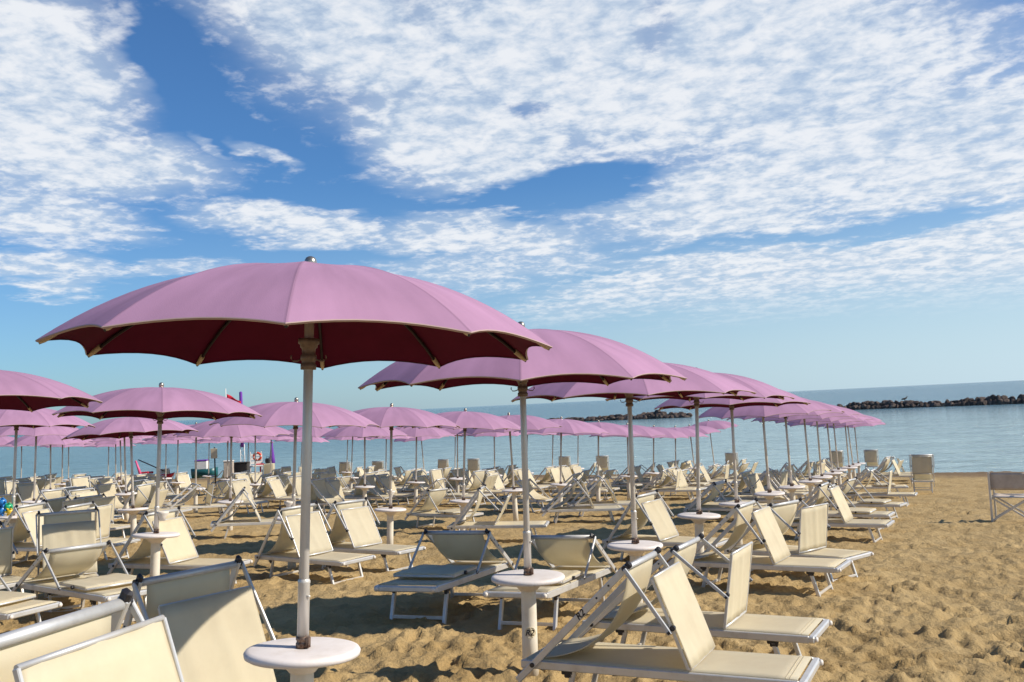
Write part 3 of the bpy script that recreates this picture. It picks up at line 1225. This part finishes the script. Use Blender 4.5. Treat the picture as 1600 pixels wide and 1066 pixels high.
def state_meshes(st):
    g_ = back_profile(st)
    D = {}
    Z = BH

    def V(pt, y):
        return Vector((pt[0], y, Z + pt[1]))
    p, t, arm, hb, ht = (Vector((*g_[k_],)) for k_ in ('p', 't', 'arm', 'hb', 'ht'))
    d_ = (t - p).normalized()
    low = p - d_ * 0.16
    for s_, nm in ((-1, 'L'), (1, 'R')):
        bm = new_bm()
        bar(bm, V(low, s_ * RW), V(t, s_ * RW), 0.022, 0.046, bevel=0.004)
        # bolt holes
        for q in (0.18, 0.30):
            c_ = t - d_ * q
            lathe_y(bm, V(c_, s_ * (RW + .011)), 0.007, 0.003 * s_, 1)
        lathe_y(bm, V(p, s_ * (RW + .011)), 0.016, 0.008 * s_, 1)
        D['back_rail' + nm] = mesh_of('back_rail', bm, [M['alu'], M['black']])
        bm = new_bm()
        bar(bm, V(t - d_ * .02, s_ * (RW + .0)), V(t + d_ * .035, s_ * (RW + .0)), 0.028, 0.044, bevel=0.010)
        lathe_y(bm, V(t - d_ * .015, s_ * (RW + .015)), 0.020, 0.012 * s_, 0)
        D['cap' + nm] = mesh_of('rail_cap', bm, M['black'])
        bm = new_bm()
        ad_ = (arm - t).normalized()
        yy = s_ * (RW + .030)
        bar(bm, V(t - d_ * .015, yy), V(arm, yy), 0.016, 0.026, mi=0, bevel=0.003)
        bar(bm, V(arm - ad_ * .004, yy), V(arm + ad_ * .022, yy), 0.019, 0.029, mi=1, bevel=0.004)
        D['arm' + nm] = mesh_of('arm', bm, [M['alu_bright'], M['black']])
    bm = new_bm()
    tube(bm, [V(t - d_ * .02, -RW), V(t - d_ * .02, RW)], 0.021, 14)
    D['top_bar'] = mesh_of('top_bar', bm, M['alu_bright'])
    # sling
    hw = BW / 2 - 0.03
    a_ = t - d_ * .02
    if st == 'open':
        ctrl = [a_, a_.lerp(p, .33) + Vector((.02, 0)), a_.lerp(p, .66) + Vector((.03, 0)), Vector((.20, .01))]
    elif st in ('flat', 'low', 'slack'):
        ctrl = [a_, Vector((a_.x - .06, a_.y * .55)), Vector((.48, .07)), Vector((.16, .02))]
    else:
        ctrl = [a_, Vector((a_.x - .03, a_.y * .42)), Vector((a_.x * .62, .03)), Vector((.12, .018))]
    grid = []
    for i in range(17):
        u = i / 16
        q = ctrl[0] * (1 - u) ** 3 + ctrl[1] * 3 * u * (1 - u) ** 2 + ctrl[2] * 3 * u * u * (1 - u) + ctrl[3] * u ** 3
        row = []
        for j in range(9):
            v = j / 8
            e = 4 * v * (1 - v)
            nn = 0.018 * e * math.sin(math.pi * u)
            wr = 0.004 * math.sin(9 * v + 4 * u) * math.sin(math.pi * u)
            row.append(Vector((q.x + nn * .6 + wr, -hw + 2 * hw * v, Z + max(q.y - nn + wr, 0.012))))
        grid.append(row)
    bm = new_bm()
    sheet(bm, grid, 0.004)
    D['sling'] = mesh_of('back_sling', bm, M['fabric'])
    # hood
    hh = BW / 2 - 0.008
    bm = new_bm()
    hd = (ht - hb).normalized()
    nrm_ = Vector((-hd.y, hd.x))
    if st not in ('tilt', 'open', 'tuck'):
        for s_ in (-1, 1):
            bar(bm, V(hb, s_ * hh), V(ht, s_ * hh), 0.014, 0.022, bevel=0.003)
    else:
        for s_ in (-1, 1):
            bar(bm, V(hb, s_ * (hh - .004)) + Vector((nrm_.x, 0, nrm_.y)) * .012, V(ht, s_ * (hh - .004)) + Vector((nrm_.x, 0, nrm_.y)) * .012, 0.016, 0.020, bevel=0.003)
    tube(bm, [V(ht, -hh), V(ht, hh)], 0.010, 10)
    tube(bm, [V(hb, -hh), V(hb, hh)], 0.011, 10)
    for s_ in (-1, 1):
        lathe_y(bm, V(hb.lerp(ht, .45), s_ * hh), 0.018, 0.028 * s_, 1)
    D['hood_frame'] = mesh_of('hood_frame', bm, [M['alu'], M['black']])
    bm = new_bm()
    k_ = 0 if st in ('upright', 'forward', 'steep', 'tuckframe') else -1
    hw2 = hh - .008 if k_ == 0 else hh + .006
    grid = []
    for i in range(9):
        u = i / 8
        row = []
        for j in range(25):
            v = j / 24
            e = 16 * u * (1 - u) * v * (1 - v)
            q = hb.lerp(ht, u) + nrm_ * (k_ * .012 - .004 * e + .0028 * math.sin(17 * v + 2 * u) + .002 * math.sin(31 * v + 3 + 5 * u))
            row.append(V(q, -hw2 + 2 * hw2 * v))
        grid.append(row)
    sheet(bm, grid, 0.006 if st not in ('flat', 'bare', 'low', 'slack') else 0.02)
    D['hood_fabric'] = mesh_of('hood_fabric', bm, M['fabric'])
    return D


def lathe_y(bm, c, r_, h, mi, n=12):
    """a short disc whose axis is the y axis."""
    ring0 = [bm.verts.new(c + Vector((r_ * math.cos(2 * math.pi * k / n), 0, r_ * math.sin(2 * math.pi * k / n)))) for k in range(n)]
    ring1 = [bm.verts.new(v.co + Vector((0, h, 0))) for v in ring0]
    f = bm.faces.new(ring1)
    f.material_index = mi
    f = bm.faces.new(ring0[::-1])
    f.material_index = mi
    for k in range(n):
        f = bm.faces.new((ring0[k], ring0[(k + 1) % n], ring1[(k + 1) % n], ring1[k]))
        f.material_index = mi


ST = {s_: state_meshes(s_) for s_ in ('tilt', 'upright', 'forward', 'steep', 'flat', 'tuck', 'tuckframe', 'slack', 'bare', 'low', 'open')}
STATE_TXT = {'tilt': 'hood leaning back', 'upright': 'hood upright', 'forward': 'hood leaning forward', 'steep': 'backrest steep',
             'flat': 'hood folded flat', 'open': 'backrest raised'}
LG = []


def make_lounger(x, y, ang, st, label, cx=0.93, z=None, scale=1.0):
    """x, y: where the middle of the bed stands (cx along the bed), ang: direction head -> foot, radians."""
    d_ = Vector((math.cos(ang), math.sin(ang), 0))
    o_ = Vector((x, y, 0)) - d_ * cx
    e1 = gz(o_.x, o_.y)
    e2 = gz(o_.x + d_.x * BL, o_.y + d_.y * BL)
    t = thing('sun_lounger', label, 'sun lounger', 'cream sun loungers in rows', loc=(o_.x, o_.y, (e1 if z is None else z)))
    slope = math.atan2(e2 - e1, BL)
    t.rotation_euler = (Matrix.Rotation(ang, 3, 'Z') @ Matrix.Rotation(-slope, 3, 'Y') @ Matrix.Rotation(rad(random.uniform(-1, 1)), 3, 'X')).to_euler()
    t.scale = (scale,) * 3
    dist = math.hypot(x, y)
    S_ = ST[st]
    ob('bed_frame', LM['bed_frame'], t)
    ob('bed_fabric', LM['bed_fabric'], t)
    ob('leg', LM['leg'], t, loc=(BL - .28, 0, 0))
    ob('leg', LM['leg'], t, loc=(.34, 0, 0), rot=(0, 0, math.pi))
    for s_ in 'LR':
        ob('back_rail', S_['back_rail' + s_], t)
        if dist < 40:
            ob('arm', S_['arm' + s_], t)
    ob('top_bar', S_['top_bar'], t)
    ob('back_sling', S_['sling'], t)
    ob('hood_frame', S_['hood_frame'], t)
    ob('hood_fabric', S_['hood_fabric'], t)
    if dist < 24:
        for s_ in 'LR':
            ob('rail_cap', S_['cap' + s_], t)
    if dist < 16:
        for s_ in (-1, 1):
            ob('hinge', LM['hinge'], t, loc=(BL - .30, s_ * (BW / 2 - .045), 0))
            ob('hinge', LM['hinge'], t, loc=(.33, s_ * (BW / 2 - .045), 0))
            ob('bumper', LM['bumper'], t, loc=(BL + .010, s_ * (BW / 2 - .03), BH - .027))
    LG.append((x, y, ang))
    return t


def lounger_px(head, foot, st, label, length_fix=True, scale=1.0, dang=0):
    p, q = un(*head, BH), un(*foot, BH)
    c_ = (p + q) / 2
    ang = math.atan2(q.y - p.y, q.x - p.x) + rad(dang)
    return make_lounger(c_.x, c_.y, ang, st, label, scale=scale)


# hand-placed, from the front backwards
lA1 = lounger_px((838, 1014), (1272, 1046), 'tilt', 'foreground lounger with tilted cream hood, R2 inked on its nearer back rail')
lA2 = lounger_px((925, 957), (1292, 981), 'upright', 'second foreground lounger on the right, upright framed hood, behind the tilted one')
make_lounger(2.82, 11.75, rad(-32), 'tilt', 'lounger right of the third umbrella with long foot end over the open sand', scale=1.03)
lounger_px((1148, 852), (1350, 868), 'upright', 'farther of the pair right of the third umbrella, narrow upright hood')
lounger_px((1228, 813), (1385, 816), 'tilt', 'nearer of the pair right of the fifth umbrella, hood tilted')
lounger_px((1243, 800), (1390, 802), 'flat', 'farther of the pair right of the fifth umbrella, hood folded flat')
lounger_px((1275, 785), (1417, 787), 'flat', 'nearer of the pair right of the seventh umbrella, arms hanging')
lounger_px((1306, 771), (1440, 771), 'upright', 'farther of the pair right of the seventh umbrella, slim white hood')
lounger_px((1318, 760), (1414, 759), 'flat', 'low flat lounger right of the eighth umbrella near the sea')
make_lounger(-.77, 11.05, rad(-110), 'slack', 'lounger pointing at the viewer with its hood pad folded flat, left of the second table', scale=1.17)
make_lounger(.37, 10.47, rad(-113), 'slack', 'lounger behind the second table, loose sling hanging from its blue-grey top bar', scale=1.13)
make_lounger(-2.89, 13.64, rad(-39), 'steep', 'lounger with a wide cream hood standing just right of the foreground pole')
lounger_px((500, 850), (645, 858), 'steep', 'lounger with a framed tilted hood, beside the third table of the second line')
make_lounger(2.15, 14.71, rad(-37), 'steep', 'lounger crossing behind the third table of the rightmost line, hood tilted')
lounger_px((850, 795), (968, 792), 'tilt', 'lounger on open sand between the lines, bright tilted hood and dark shade below')
lounger_px((892, 787), (1000, 784), 'tilt', 'lounger just behind the bright tilted hood between the lines')
lounger_px((707, 819), (850, 817), 'forward', 'lounger with its hood leaning forward, left of the second pole')
lounger_px((655, 800), (735, 803), 'flat', 'shaded lounger behind the fourth table of the second line')
lounger_px((268, 792), (348, 788), 'upright', 'lounger with square white hood on sand, right of the foreground left pole')
lounger_px((350, 816), (450, 812), 'steep', 'lounger with wide cream hood left of the foreground pole')
K2 = make_lounger(-1.60, 5.42, rad(-38), 'tuck', 'large foreground lounger left of the front table, plain hood half in shade')
K1 = make_lounger(-1.31, 3.24, rad(-20), 'tuckframe', 'nearest lounger at the bottom left corner with framed cream hood', scale=1.10)
make_lounger(-5.42, 11.8, rad(-62), 'tuck', 'lounger facing the viewer left of the first white table, sling hanging frontal')
make_lounger(-4.85, 10.86, rad(-40), 'slack', 'lounger with folded pad in front of the left table, near the left edge', scale=1.1)
f3 = un(55, 950, 0.34)
make_lounger(f3.x - .93 * math.cos(rad(-25)), f3.y - .93 * math.sin(rad(-25)), rad(-25), 'slack', 'lounger cut by the left edge, only its foot end in view')
make_lounger(-6.6, 11.9, rad(-40), 'upright', 'lounger at the left edge with upright hood beside its hanging sling')
make_lounger(-4.6, 13.2, rad(-20), 'steep', 'lounger just left of the first white table, wide hood half in shade')

# sea-facing loungers, seen from behind
SF = [(1445, 766, 'lounger alone at the far right of the sand facing the sea, backrest raised', 22.0),
      (1370, 738, 'raised lounger back against the water, right of the last umbrellas', 27.0),
      (1311, 740, 'raised lounger back seen among the last poles at the right', 27.0),
      (1152, 742, 'raised lounger back facing the sea, beside the fifth pole at the right', 25.0),
      (944, 746, 'wide lounger back facing the sea near the second breakwater', 27.0),
      (888, 746, 'lounger back facing the sea left of the wide one', 28.0),
      (742, 750, 'lounger back facing the sea in the middle of the shore', 29.0),
      (700, 751, 'lounger back facing the sea left of the middle one on the shore', 30.0),
      (592, 755, 'lounger back facing the sea by a pole left of centre', 31.0),
      (544, 756, 'lounger back facing the sea, with brownish shade, left of centre', 32.0)]
for (px_, py_, lab, dist) in SF:
    p = un(px_, py_, 0)
    y_ = min(p.y, max(dist, p.y * 0.92))
    w_ = at_y(px_, py_, y_)
    make_lounger(w_.x + .25, w_.y + .75, rad(66 + random.uniform(-14, 8)), 'open', lab, z=w_.z - 0.03)

# the rest, by umbrella
ED = Vector((0.918, -0.396, 0))
AD = AK.normalized()
OFFC = {}
count = 0
for (j, k) in sorted(UMB):
    base = UMB[(j, k)][1]
    n = k - first_in[j] + 1
    for side in (1, -1):
        for w in (0, 1):
            c_ = base + ED * side * (1.38 + random.uniform(-.1, .18)) + AD * ((w - .5) * 0.86 + random.uniform(-.05, .05))
            if base.y > 44 and side == 1 and j > 0 and random.random() < .3:
                continue
            flip = (side < 0 and random.random() < 0.3)
            ang = math.atan2(ED.y, ED.x) + (math.pi if flip else 0) + rad(random.uniform(-16, 12))
            if any(math.hypot(c_.x - a_[0], c_.y - a_[1]) < 0.78 for a_ in LG):
                continue
            # hand-placed ground stays as it is
            v_ = c_ - Vector((0, 0, CAM_H))
            v_.z = gz(c_.x, c_.y) + .3 - CAM_H
            dpt = v_.dot(fw)
            if dpt < 3:
                continue
            sx, sy = 800 + F_PX * v_.dot(RT) / dpt, 533 - F_PX * v_.dot(UP) / dpt
            if sx < -120 or sx > 1560:
                continue
            if dpt < 14.6:
                continue
            if any(x0 < sx < x1 and y0 < sy < y1 for x0, x1, y0, y1 in
                   ((240, 480, 800, 1000), (600, 880, 783, 1000), (855, 1110, 770, 1000), (255, 345, 765, 1000))):
                continue
            if (j <= 1 and k >= 8 and random.random() < 0.38) or (j > 1 and k > 11 and random.random() < 0.35):
                continue
            if sx > 1330 and sy > 745:
                continue
            if j == 0 and side == 1 and k <= 7:
                continue
            if 0.479 * c_.x + 0.878 * c_.y > 49:
                continue
            if abs(sx - 470) < 70 and sy > 815:
                continue
            st = random.choices(['tilt', 'upright', 'forward', 'steep', 'flat', 'open'], [5, 4, 2, 3, 3, 1.0])[0]
            lab = 'cream lounger, %s of the pair %s of the %s umbrella in the %s line' % (
                'nearer' if w == 0 else 'farther', 'right' if side > 0 else 'left', ORD[n],
                'rightmost' if j == 0 else LINE[j])
            make_lounger(c_.x, c_.y, ang, st, lab)
            count += 1
print('loungers', len(LG), 'auto', count)


# ------------------------------------------------------------------ markings
def text_mesh(body, size):
    cu = bpy.data.curves.new('marking', 'FONT')
    cu.body = body
    cu.size = size
    cu.extrude = 0.0006
    cu.shear = 0.25
    cu.offset = 0.0012
    cu.align_x = 'CENTER'
    cu.align_y = 'CENTER'
    tmp = bpy.data.objects.new('tmp', cu)
    COL.objects.link(tmp)
    dg = bpy.context.evaluated_depsgraph_get()
    dg.update()
    me = bpy.data.meshes.new_from_object(tmp.evaluated_get(dg))
    bpy.data.objects.remove(tmp)
    bpy.data.curves.remove(cu)
    me.name = 'marking'
    me.materials.clear()
    me.materials.append(M['ink'])
    return me


R2 = text_mesh('R2', 0.062)
for lo_, st in ((lA1, 'tilt'), (lA2, 'upright')):
    g_ = back_profile(st)
    p, t = Vector(g_['p']), Vector(g_['t'])
    q = p.lerp(t, 0.52)
    a_ = math.atan2((t - p).y, (t - p).x)
    mo = ob('marking', R2, lo_)
    # on the outer face of the rail on the viewer's side (local -y)
    mo.matrix_local = Matrix.Translation((q.x, -RW - 0.0125, BH + q.y)) @ Matrix.Rotation(-a_, 4, 'Y') @ Matrix.Rotation(rad(90), 4, 'X')
u1, base1, tbl1 = UMB[(0, 1)]
tab1 = [o for o in bpy.data.objects if o.name.startswith('side_table') and (o.location - base1).length < 1e-3][0]
bm = new_bm()
n = 28
front = []
back = []
for k in range(n):
    a = 2 * math.pi * k / n
    x_, z_ = 0.044 * math.cos(a), 0.042 * math.sin(a)
    yy = -math.sqrt(0.0615 ** 2 - x_ * x_)
    front.append(bm.verts.new((x_, yy - .003, z_)))
    back.append(bm.verts.new((x_, yy + .002, z_)))
bm.faces.new(front)
for k in range(n):
    bm.faces.new((front[k], back[k], back[(k + 1) % n], front[(k + 1) % n]))
pl = ob('number_plate', mesh_of('number_plate', bm, M['plate']), tab1, loc=(0.004, 0, 0.33))
mk = ob('marking', text_mesh('R2', 0.062), pl)
mk.matrix_local = Matrix.Translation((-.006, -0.0665, 0)) @ Matrix.Rotation(rad(90), 4, 'X')

# ------------------------------------------------------------------ director's chair at the right edge
c0 = un(1553, 815, 0)
gzz = c0.z
ch = thing('beach_chair', 'folding chair with grey-beige back and crossed legs, cut by the right edge', 'chair', loc=(c0.x + .42, c0.y + .03, gzz), rotz=rad(-33))
ch.scale = (1.2, 1.2, 1.26)
for s_ in (-1, 1):
    bm = new_bm()
    bar(bm, (s_ * .30, -.24, -.03), (s_ * .30, -.26, .80), .026, .034, bevel=.005)
    ob('back_post', mesh_of('back_post', bm, M['alu']), ch)
    bm = new_bm()
    bar(bm, (s_ * .30, .26, -.03), (s_ * .30, .22, .62), .024, .030, bevel=.004)
    ob('front_leg', mesh_of('front_leg', bm, M['alu']), ch)
    bm = new_bm()
    bar(bm, (s_ * .30, -.25, .62), (s_ * .30, .26, .63), .045, .022, bevel=.006)
    ob('armrest', mesh_of('armrest', bm, M['alu']), ch)
bm = new_bm()
bar(bm, (-.29, -.20, .02), (.29, -.20, .38), .022, .030, bevel=.003)
bar(bm, (.29, -.165, .02), (-.29, -.165, .38), .022, .030, bevel=.003)
bar(bm, (-.29, .20, .02), (.29, .20, .38), .022, .030, bevel=.003)
bar(bm, (.29, .165, .02), (-.29, .165, .38), .022, .030, bevel=.003)
ob('cross_brace', mesh_of('cross_brace', bm, M['alu']), ch)
bm = new_bm()
tube(bm, [(-.29, -.23, .40), (.29, -.23, .40)], .012, 8)
tube(bm, [(-.29, .23, .40), (.29, .23, .40)], .012, 8)
ob('seat_frame', mesh_of('seat_frame', bm, M['alu_bright']), ch)
bm = new_bm()
sheet(bm, [[Vector((-.28 + .56 * i / 6, -.23 + .46 * j_ / 6, .42 - .03 * math.sin(math.pi * i / 6))) for j_ in range(7)] for i in range(7)], .006)
ob('seat', mesh_of('seat', bm, M['chairfabric']), ch)
bm = new_bm()
sheet(bm, [[Vector((-.285 + .57 * i / 6, -.255 - .02 * math.sin(math.pi * i / 6), .52 + .28 * j_ / 6)) for j_ in range(7)] for i in range(7)], .006)
ob('backrest', mesh_of('backrest', bm, M['chairfabric']), ch)


# ------------------------------------------------------------------ things by the water at the left
def rootpx(name, label, cat, px_, py_, y_, rz=0.0):
    w_ = at_y(px_, py_, y_)
    return thing(name, label, cat, loc=w_, rotz=rz)


YS = 47.0
# red catamaran rescue boat
rb = rootpx('rescue_boat', 'red rescue boat with two hulls and raised pink oar by the sea', 'boat', 228, 756, YS, rad(-12))
for s_ in (-1, 1):
    bm = new_bm()
    tube(bm, [(-1.5, s_ * .55, .42), (-1.25, s_ * .55, .30), (-.5, s_ * .55, .24), (.5, s_ * .55, .24), (1.25, s_ * .55, .32), (1.6, s_ * .55, .50)],
         [.03, .15, .2, .2, .14, .03], 12)
    ob('hull', mesh_of('hull', bm, M['red']), rb)
bm = new_bm()
for x_ in (-.8, 0, .8):
    bar(bm, (x_, -.6, .46), (x_, .6, .46), .2, .05, side=(1, 0, 0), bevel=.01)
ob('deck', mesh_of('deck', bm, M['white']), rb)
bm = new_bm()
add_box(bm, (0.1, 0, .58), (.5, .6, .12), bevel=.03)
ob('seat', mesh_of('seat', bm, M['red']), rb)
bm = new_bm()
tube(bm, [(-.15, -.3, .5), (-.42, -.35, 1.25)], [.09, .05], 8)
ob('oar', mesh_of('oar', bm, M['pinkoar']), rb)
bm = new_bm()
tube(bm, [(-.6, .2, 1.28), (1.2, .1, .62)], .03, 8)
ob('oar', mesh_of('oar', bm, M['rib']), rb)

rb.scale = (.8, .8, .9)
# green boat with white cabin and purple awning
gb = rootpx('moored_boat', 'dark green boat with white canopy and purple awning edge, at the shoreline', 'boat', 318, 748, 52.0, rad(5))
bm = new_bm()
for s_ in (0,):
    prof = [(-1.1, .25), (-.6, .55), (.2, .62), (.8, .5), (1.35, .05)]
rows = []
for x_, w_ in prof:
    rows.append([Vector((x_, -w_, .75 + .12 * abs(x_) ** 1.5)), Vector((x_, -w_ * .75, .35)), Vector((x_, 0, .08)), Vector((x_, w_ * .75, .35)), Vector((x_, w_, .75 + .12 * abs(x_) ** 1.5))])
sheet(bm, rows, .05)
ob('hull', mesh_of('hull', bm, M['teal']), gb)
bm = new_bm()
add_box(bm, (-.15, 0, 1.15), (1.15, .8, .72), bevel=.05)
ob('canopy', mesh_of('canopy', bm, M['white']), gb)
bm = new_bm()
add_box(bm, (-.15, 0, 1.56), (1.2, .86, .10), bevel=.03)
ob('awning', mesh_of('awning', bm, M['purple']), gb)

gb.scale = (.55, .55, .62)
# sign on a post
sg = rootpx('beach_sign', 'weathered beige sign board on a thin post at the water', 'sign', 336.5, 751, 50.0)
bm = new_bm()
tube(bm, [(0, 0, -.2), (0, 0, 1.7)], .035, 8)
ob('post', mesh_of('post', bm, M['rib']), sg)
bm = new_bm()
add_box(bm, (-.02, -.04, 1.38), (.34, .03, .5), bevel=.01)
ob('board', mesh_of('board', bm, M['plate']), sg)

# flag mast
fm = rootpx('flag_mast', 'thin white mast flying a small red flag above the left umbrellas', 'flag mast', 356.5, 745, 50.0)
bm = new_bm()
tube(bm, [(0, 0, -.3), (0, 0, 4.5)], .022, 8)
ob('mast', mesh_of('mast', bm, M['white']), fm)
bm = new_bm()
grid = []
for i in range(9):
    u = i / 8
    grid.append([Vector((.04 + .58 * u, .05 * math.sin(6 * u), 4.14 - .32 * u - (.40 * (1 - u) + .05) * v / 4 + .02 * math.sin(7 * u + v))) for v in range(5)])
sheet(bm, grid, .008)
fl = ob('flag', mesh_of('flag', bm, M['redflag']), fm)
fl.scale = (1.25, 1, 1.3)
fl.location.z = -1.17

pm = rootpx('purple_post', 'tall purple post on a white lattice foot, beside the red flag', 'post', 380, 745, 53.0)
bm = new_bm()
lathe(bm, [(0, 4.62), (.06, 4.60), (.085, 4.55), (.09, 3.0), (.09, 1.6), (0, 1.6)], 16)
ob('shaft', mesh_of('shaft', bm, M['purple']), pm)
bm = new_bm()
for s_ in (-1, 1):
    tube(bm, [(s_ * .11, 0, -.3), (s_ * .11, 0, 1.75)], .024, 6)
for i in range(7):
    a_, b2 = (-.11, .11) if i % 2 else (.11, -.11)
    tube(bm, [(a_, 0, .25 * i), (b2, 0, .25 * i + .25)], .016, 5)
ob('lattice_foot', mesh_of('lattice_foot', bm, M['white']), pm)

cu_ = rootpx('closed_umbrella', 'closed purple umbrella with its cloth wrapped round the pole by the shore', 'umbrella', 426, 742, 50.0)
bm = new_bm()
lathe(bm, [(0, 1.75), (.05, 1.7), (.08, 1.3), (.13, .9), (.16, .62), (.10, .56), (0, .56)], 12)
ob('cloth', mesh_of('cloth', bm, M['purple']), cu_)
bm = new_bm()
tube(bm, [(0, 0, -.2), (0, 0, .6)], .03, 8)
ob('pole', mesh_of('pole', bm, M['white']), cu_)

lb = rootpx('lifebuoy', 'orange ring lifebuoy hanging on the back of a white lifeguard seat', 'lifebuoy', 402, 713.5, 46.5)
bm = new_bm()
NMAJ, NMIN = 28, 10
rg = []
for i in range(NMAJ):
    a = 2 * math.pi * i / NMAJ
    c_ = Vector((math.cos(a) * .17, 0, math.sin(a) * .17))
    rg.append([bm.verts.new(c_ + (c_.normalized() * math.cos(q_) + Vector((0, 1, 0)) * math.sin(q_)) * .055) for q_ in [2 * math.pi * t_ / NMIN for t_ in range(NMIN)]])
for i in range(NMAJ):
    for t_ in range(NMIN):
        f = bm.faces.new((rg[i][t_], rg[i][(t_ + 1) % NMIN], rg[(i + 1) % NMAJ][(t_ + 1) % NMIN], rg[(i + 1) % NMAJ][t_]))
        f.material_index = 0 if (i % 7) else 1
        f.smooth = True
ob('ring', mesh_of('ring', bm, [M['orange'], M['white']]), lb)

ls = rootpx('lifeguard_seat', 'white slatted lifeguard seat carrying the orange lifebuoy', 'chair', 401, 747, 46.9, rad(15))
for sx in (-1, 1):
    for sy in (-1, 1):
        bm = new_bm()
        bar(bm, (sx * .30, sy * .28, -.1), (sx * .25, sy * .24, .6 if sy < 0 else 1.25), .05, .05, bevel=.005)
        ob('leg', mesh_of('leg', bm, M['white']), ls)
bm = new_bm()
add_box(bm, (0, 0, .58), (.62, .56, .06), bevel=.01)
ob('seat', mesh_of('seat', bm, M['white']), ls)
bm = new_bm()
for q_ in (.72, .9, 1.08):
    add_box(bm, (0, .24, q_), (.58, .03, .13), bevel=.008)
ob('backrest', mesh_of('backrest', bm, M['white']), ls)

bx = rootpx('storage_box', 'pale grey storage cabinet standing left of the dark chest by the shore', 'cabinet', 358, 745, 47.0, rad(8))
bm = new_bm()
add_box(bm, (0, 0, .35), (.42, .45, .76), bevel=.015)
ob('body', mesh_of('body', bm, M['chairfabric']), bx)
bm = new_bm()
add_box(bm, (0, 0, .755), (.47, .50, .05), bevel=.015)
ob('lid', mesh_of('lid', bm, M['white']), bx)
dk = rootpx('dark_chest', 'dark covered chest between the pale cabinet and the lifeguard seat', 'chest', 379, 744, 47.8, rad(-6))
bm = new_bm()
add_box(bm, (0, 0, .33), (.75, .5, .62), bevel=.05)
ob('body', mesh_of('body', bm, M['dark']), dk)
bm = new_bm()
add_box(bm, (0, 0, .66), (.8, .55, .05), bevel=.02)
ob('lid', mesh_of('lid', bm, M['dark']), dk)
bgk = rootpx('black_bag', 'black bag on the cream crate under the closed purple umbrella', 'bag', 418.5, 724, 47.2)
bm = new_bm()
add_box(bm, (0, 0, .12), (.24, .2, .24), bevel=.05)
tube(bm, [(-.08, 0, .22), (-.06, 0, .31), (.06, 0, .31), (.08, 0, .22)], .012, 6)
ob('bag_body', mesh_of('bag_body', bm, M['black']), bgk)
crt = rootpx('crate', 'cream crate with a red cushion beside it, under the closed purple umbrella', 'crate', 421, 744, 47.2)
bm = new_bm()
add_box(bm, (0, 0, .30), (.46, .4, .60), bevel=.02)
ob('body', mesh_of('body', bm, M['fabric']), crt)
bm = new_bm()
add_box(bm, (-.42, 0, .58), (.4, .3, .08), bevel=.03)
add_box(bm, (-.42, 0, .25), (.06, .06, .56))
ob('cushion', mesh_of('cushion', bm, M['red']), crt)

# coloured inflatable toys at the left edge
ty = UMB[(2, 3)][2] + Vector((-0.13, -0.13, 0.035))
toys = thing('beach_toys', 'bunch of blue, green and yellow beach toys on a round table, left edge', 'toys', loc=(ty.x, ty.y, ty.z))
spec = [((0, 0, .10), .10, 'toyblue'), ((.14, .03, .16), .09, 'toygreen'), ((-.12, 0, .12), .10, 'toypink'), ((.04, -.04, .28), .09, 'toyblue'),
        ((-.06, -.05, .34), .07, 'toyyellow'), ((.20, -.02, .06), .07, 'toyyellow'), ((-.2, 0, .27), .08, 'orange')]
for c_, r_, mm in spec:
    bm = new_bm()
    lathe(bm, [(0, r_), (r_ * .5, r_ * .87), (r_ * .87, r_ * .5), (r_, 0), (r_ * .87, -r_ * .5), (r_ * .5, -r_ * .87), (0, -r_)], 14, center=c_)
    for k in range(6):
        a = k * math.pi / 3
        tube(bm, [Vector(c_) + Vector((math.cos(a), -.4, math.sin(a))) * r_ * .8, Vector(c_) + Vector((math.cos(a), -.6, math.sin(a))) * r_ * 1.35], [r_ * .35, r_ * .1], 6)
    ob('ball', mesh_of('ball', bm, M[mm]), toys)
toys.scale = (.8, .8, .8)
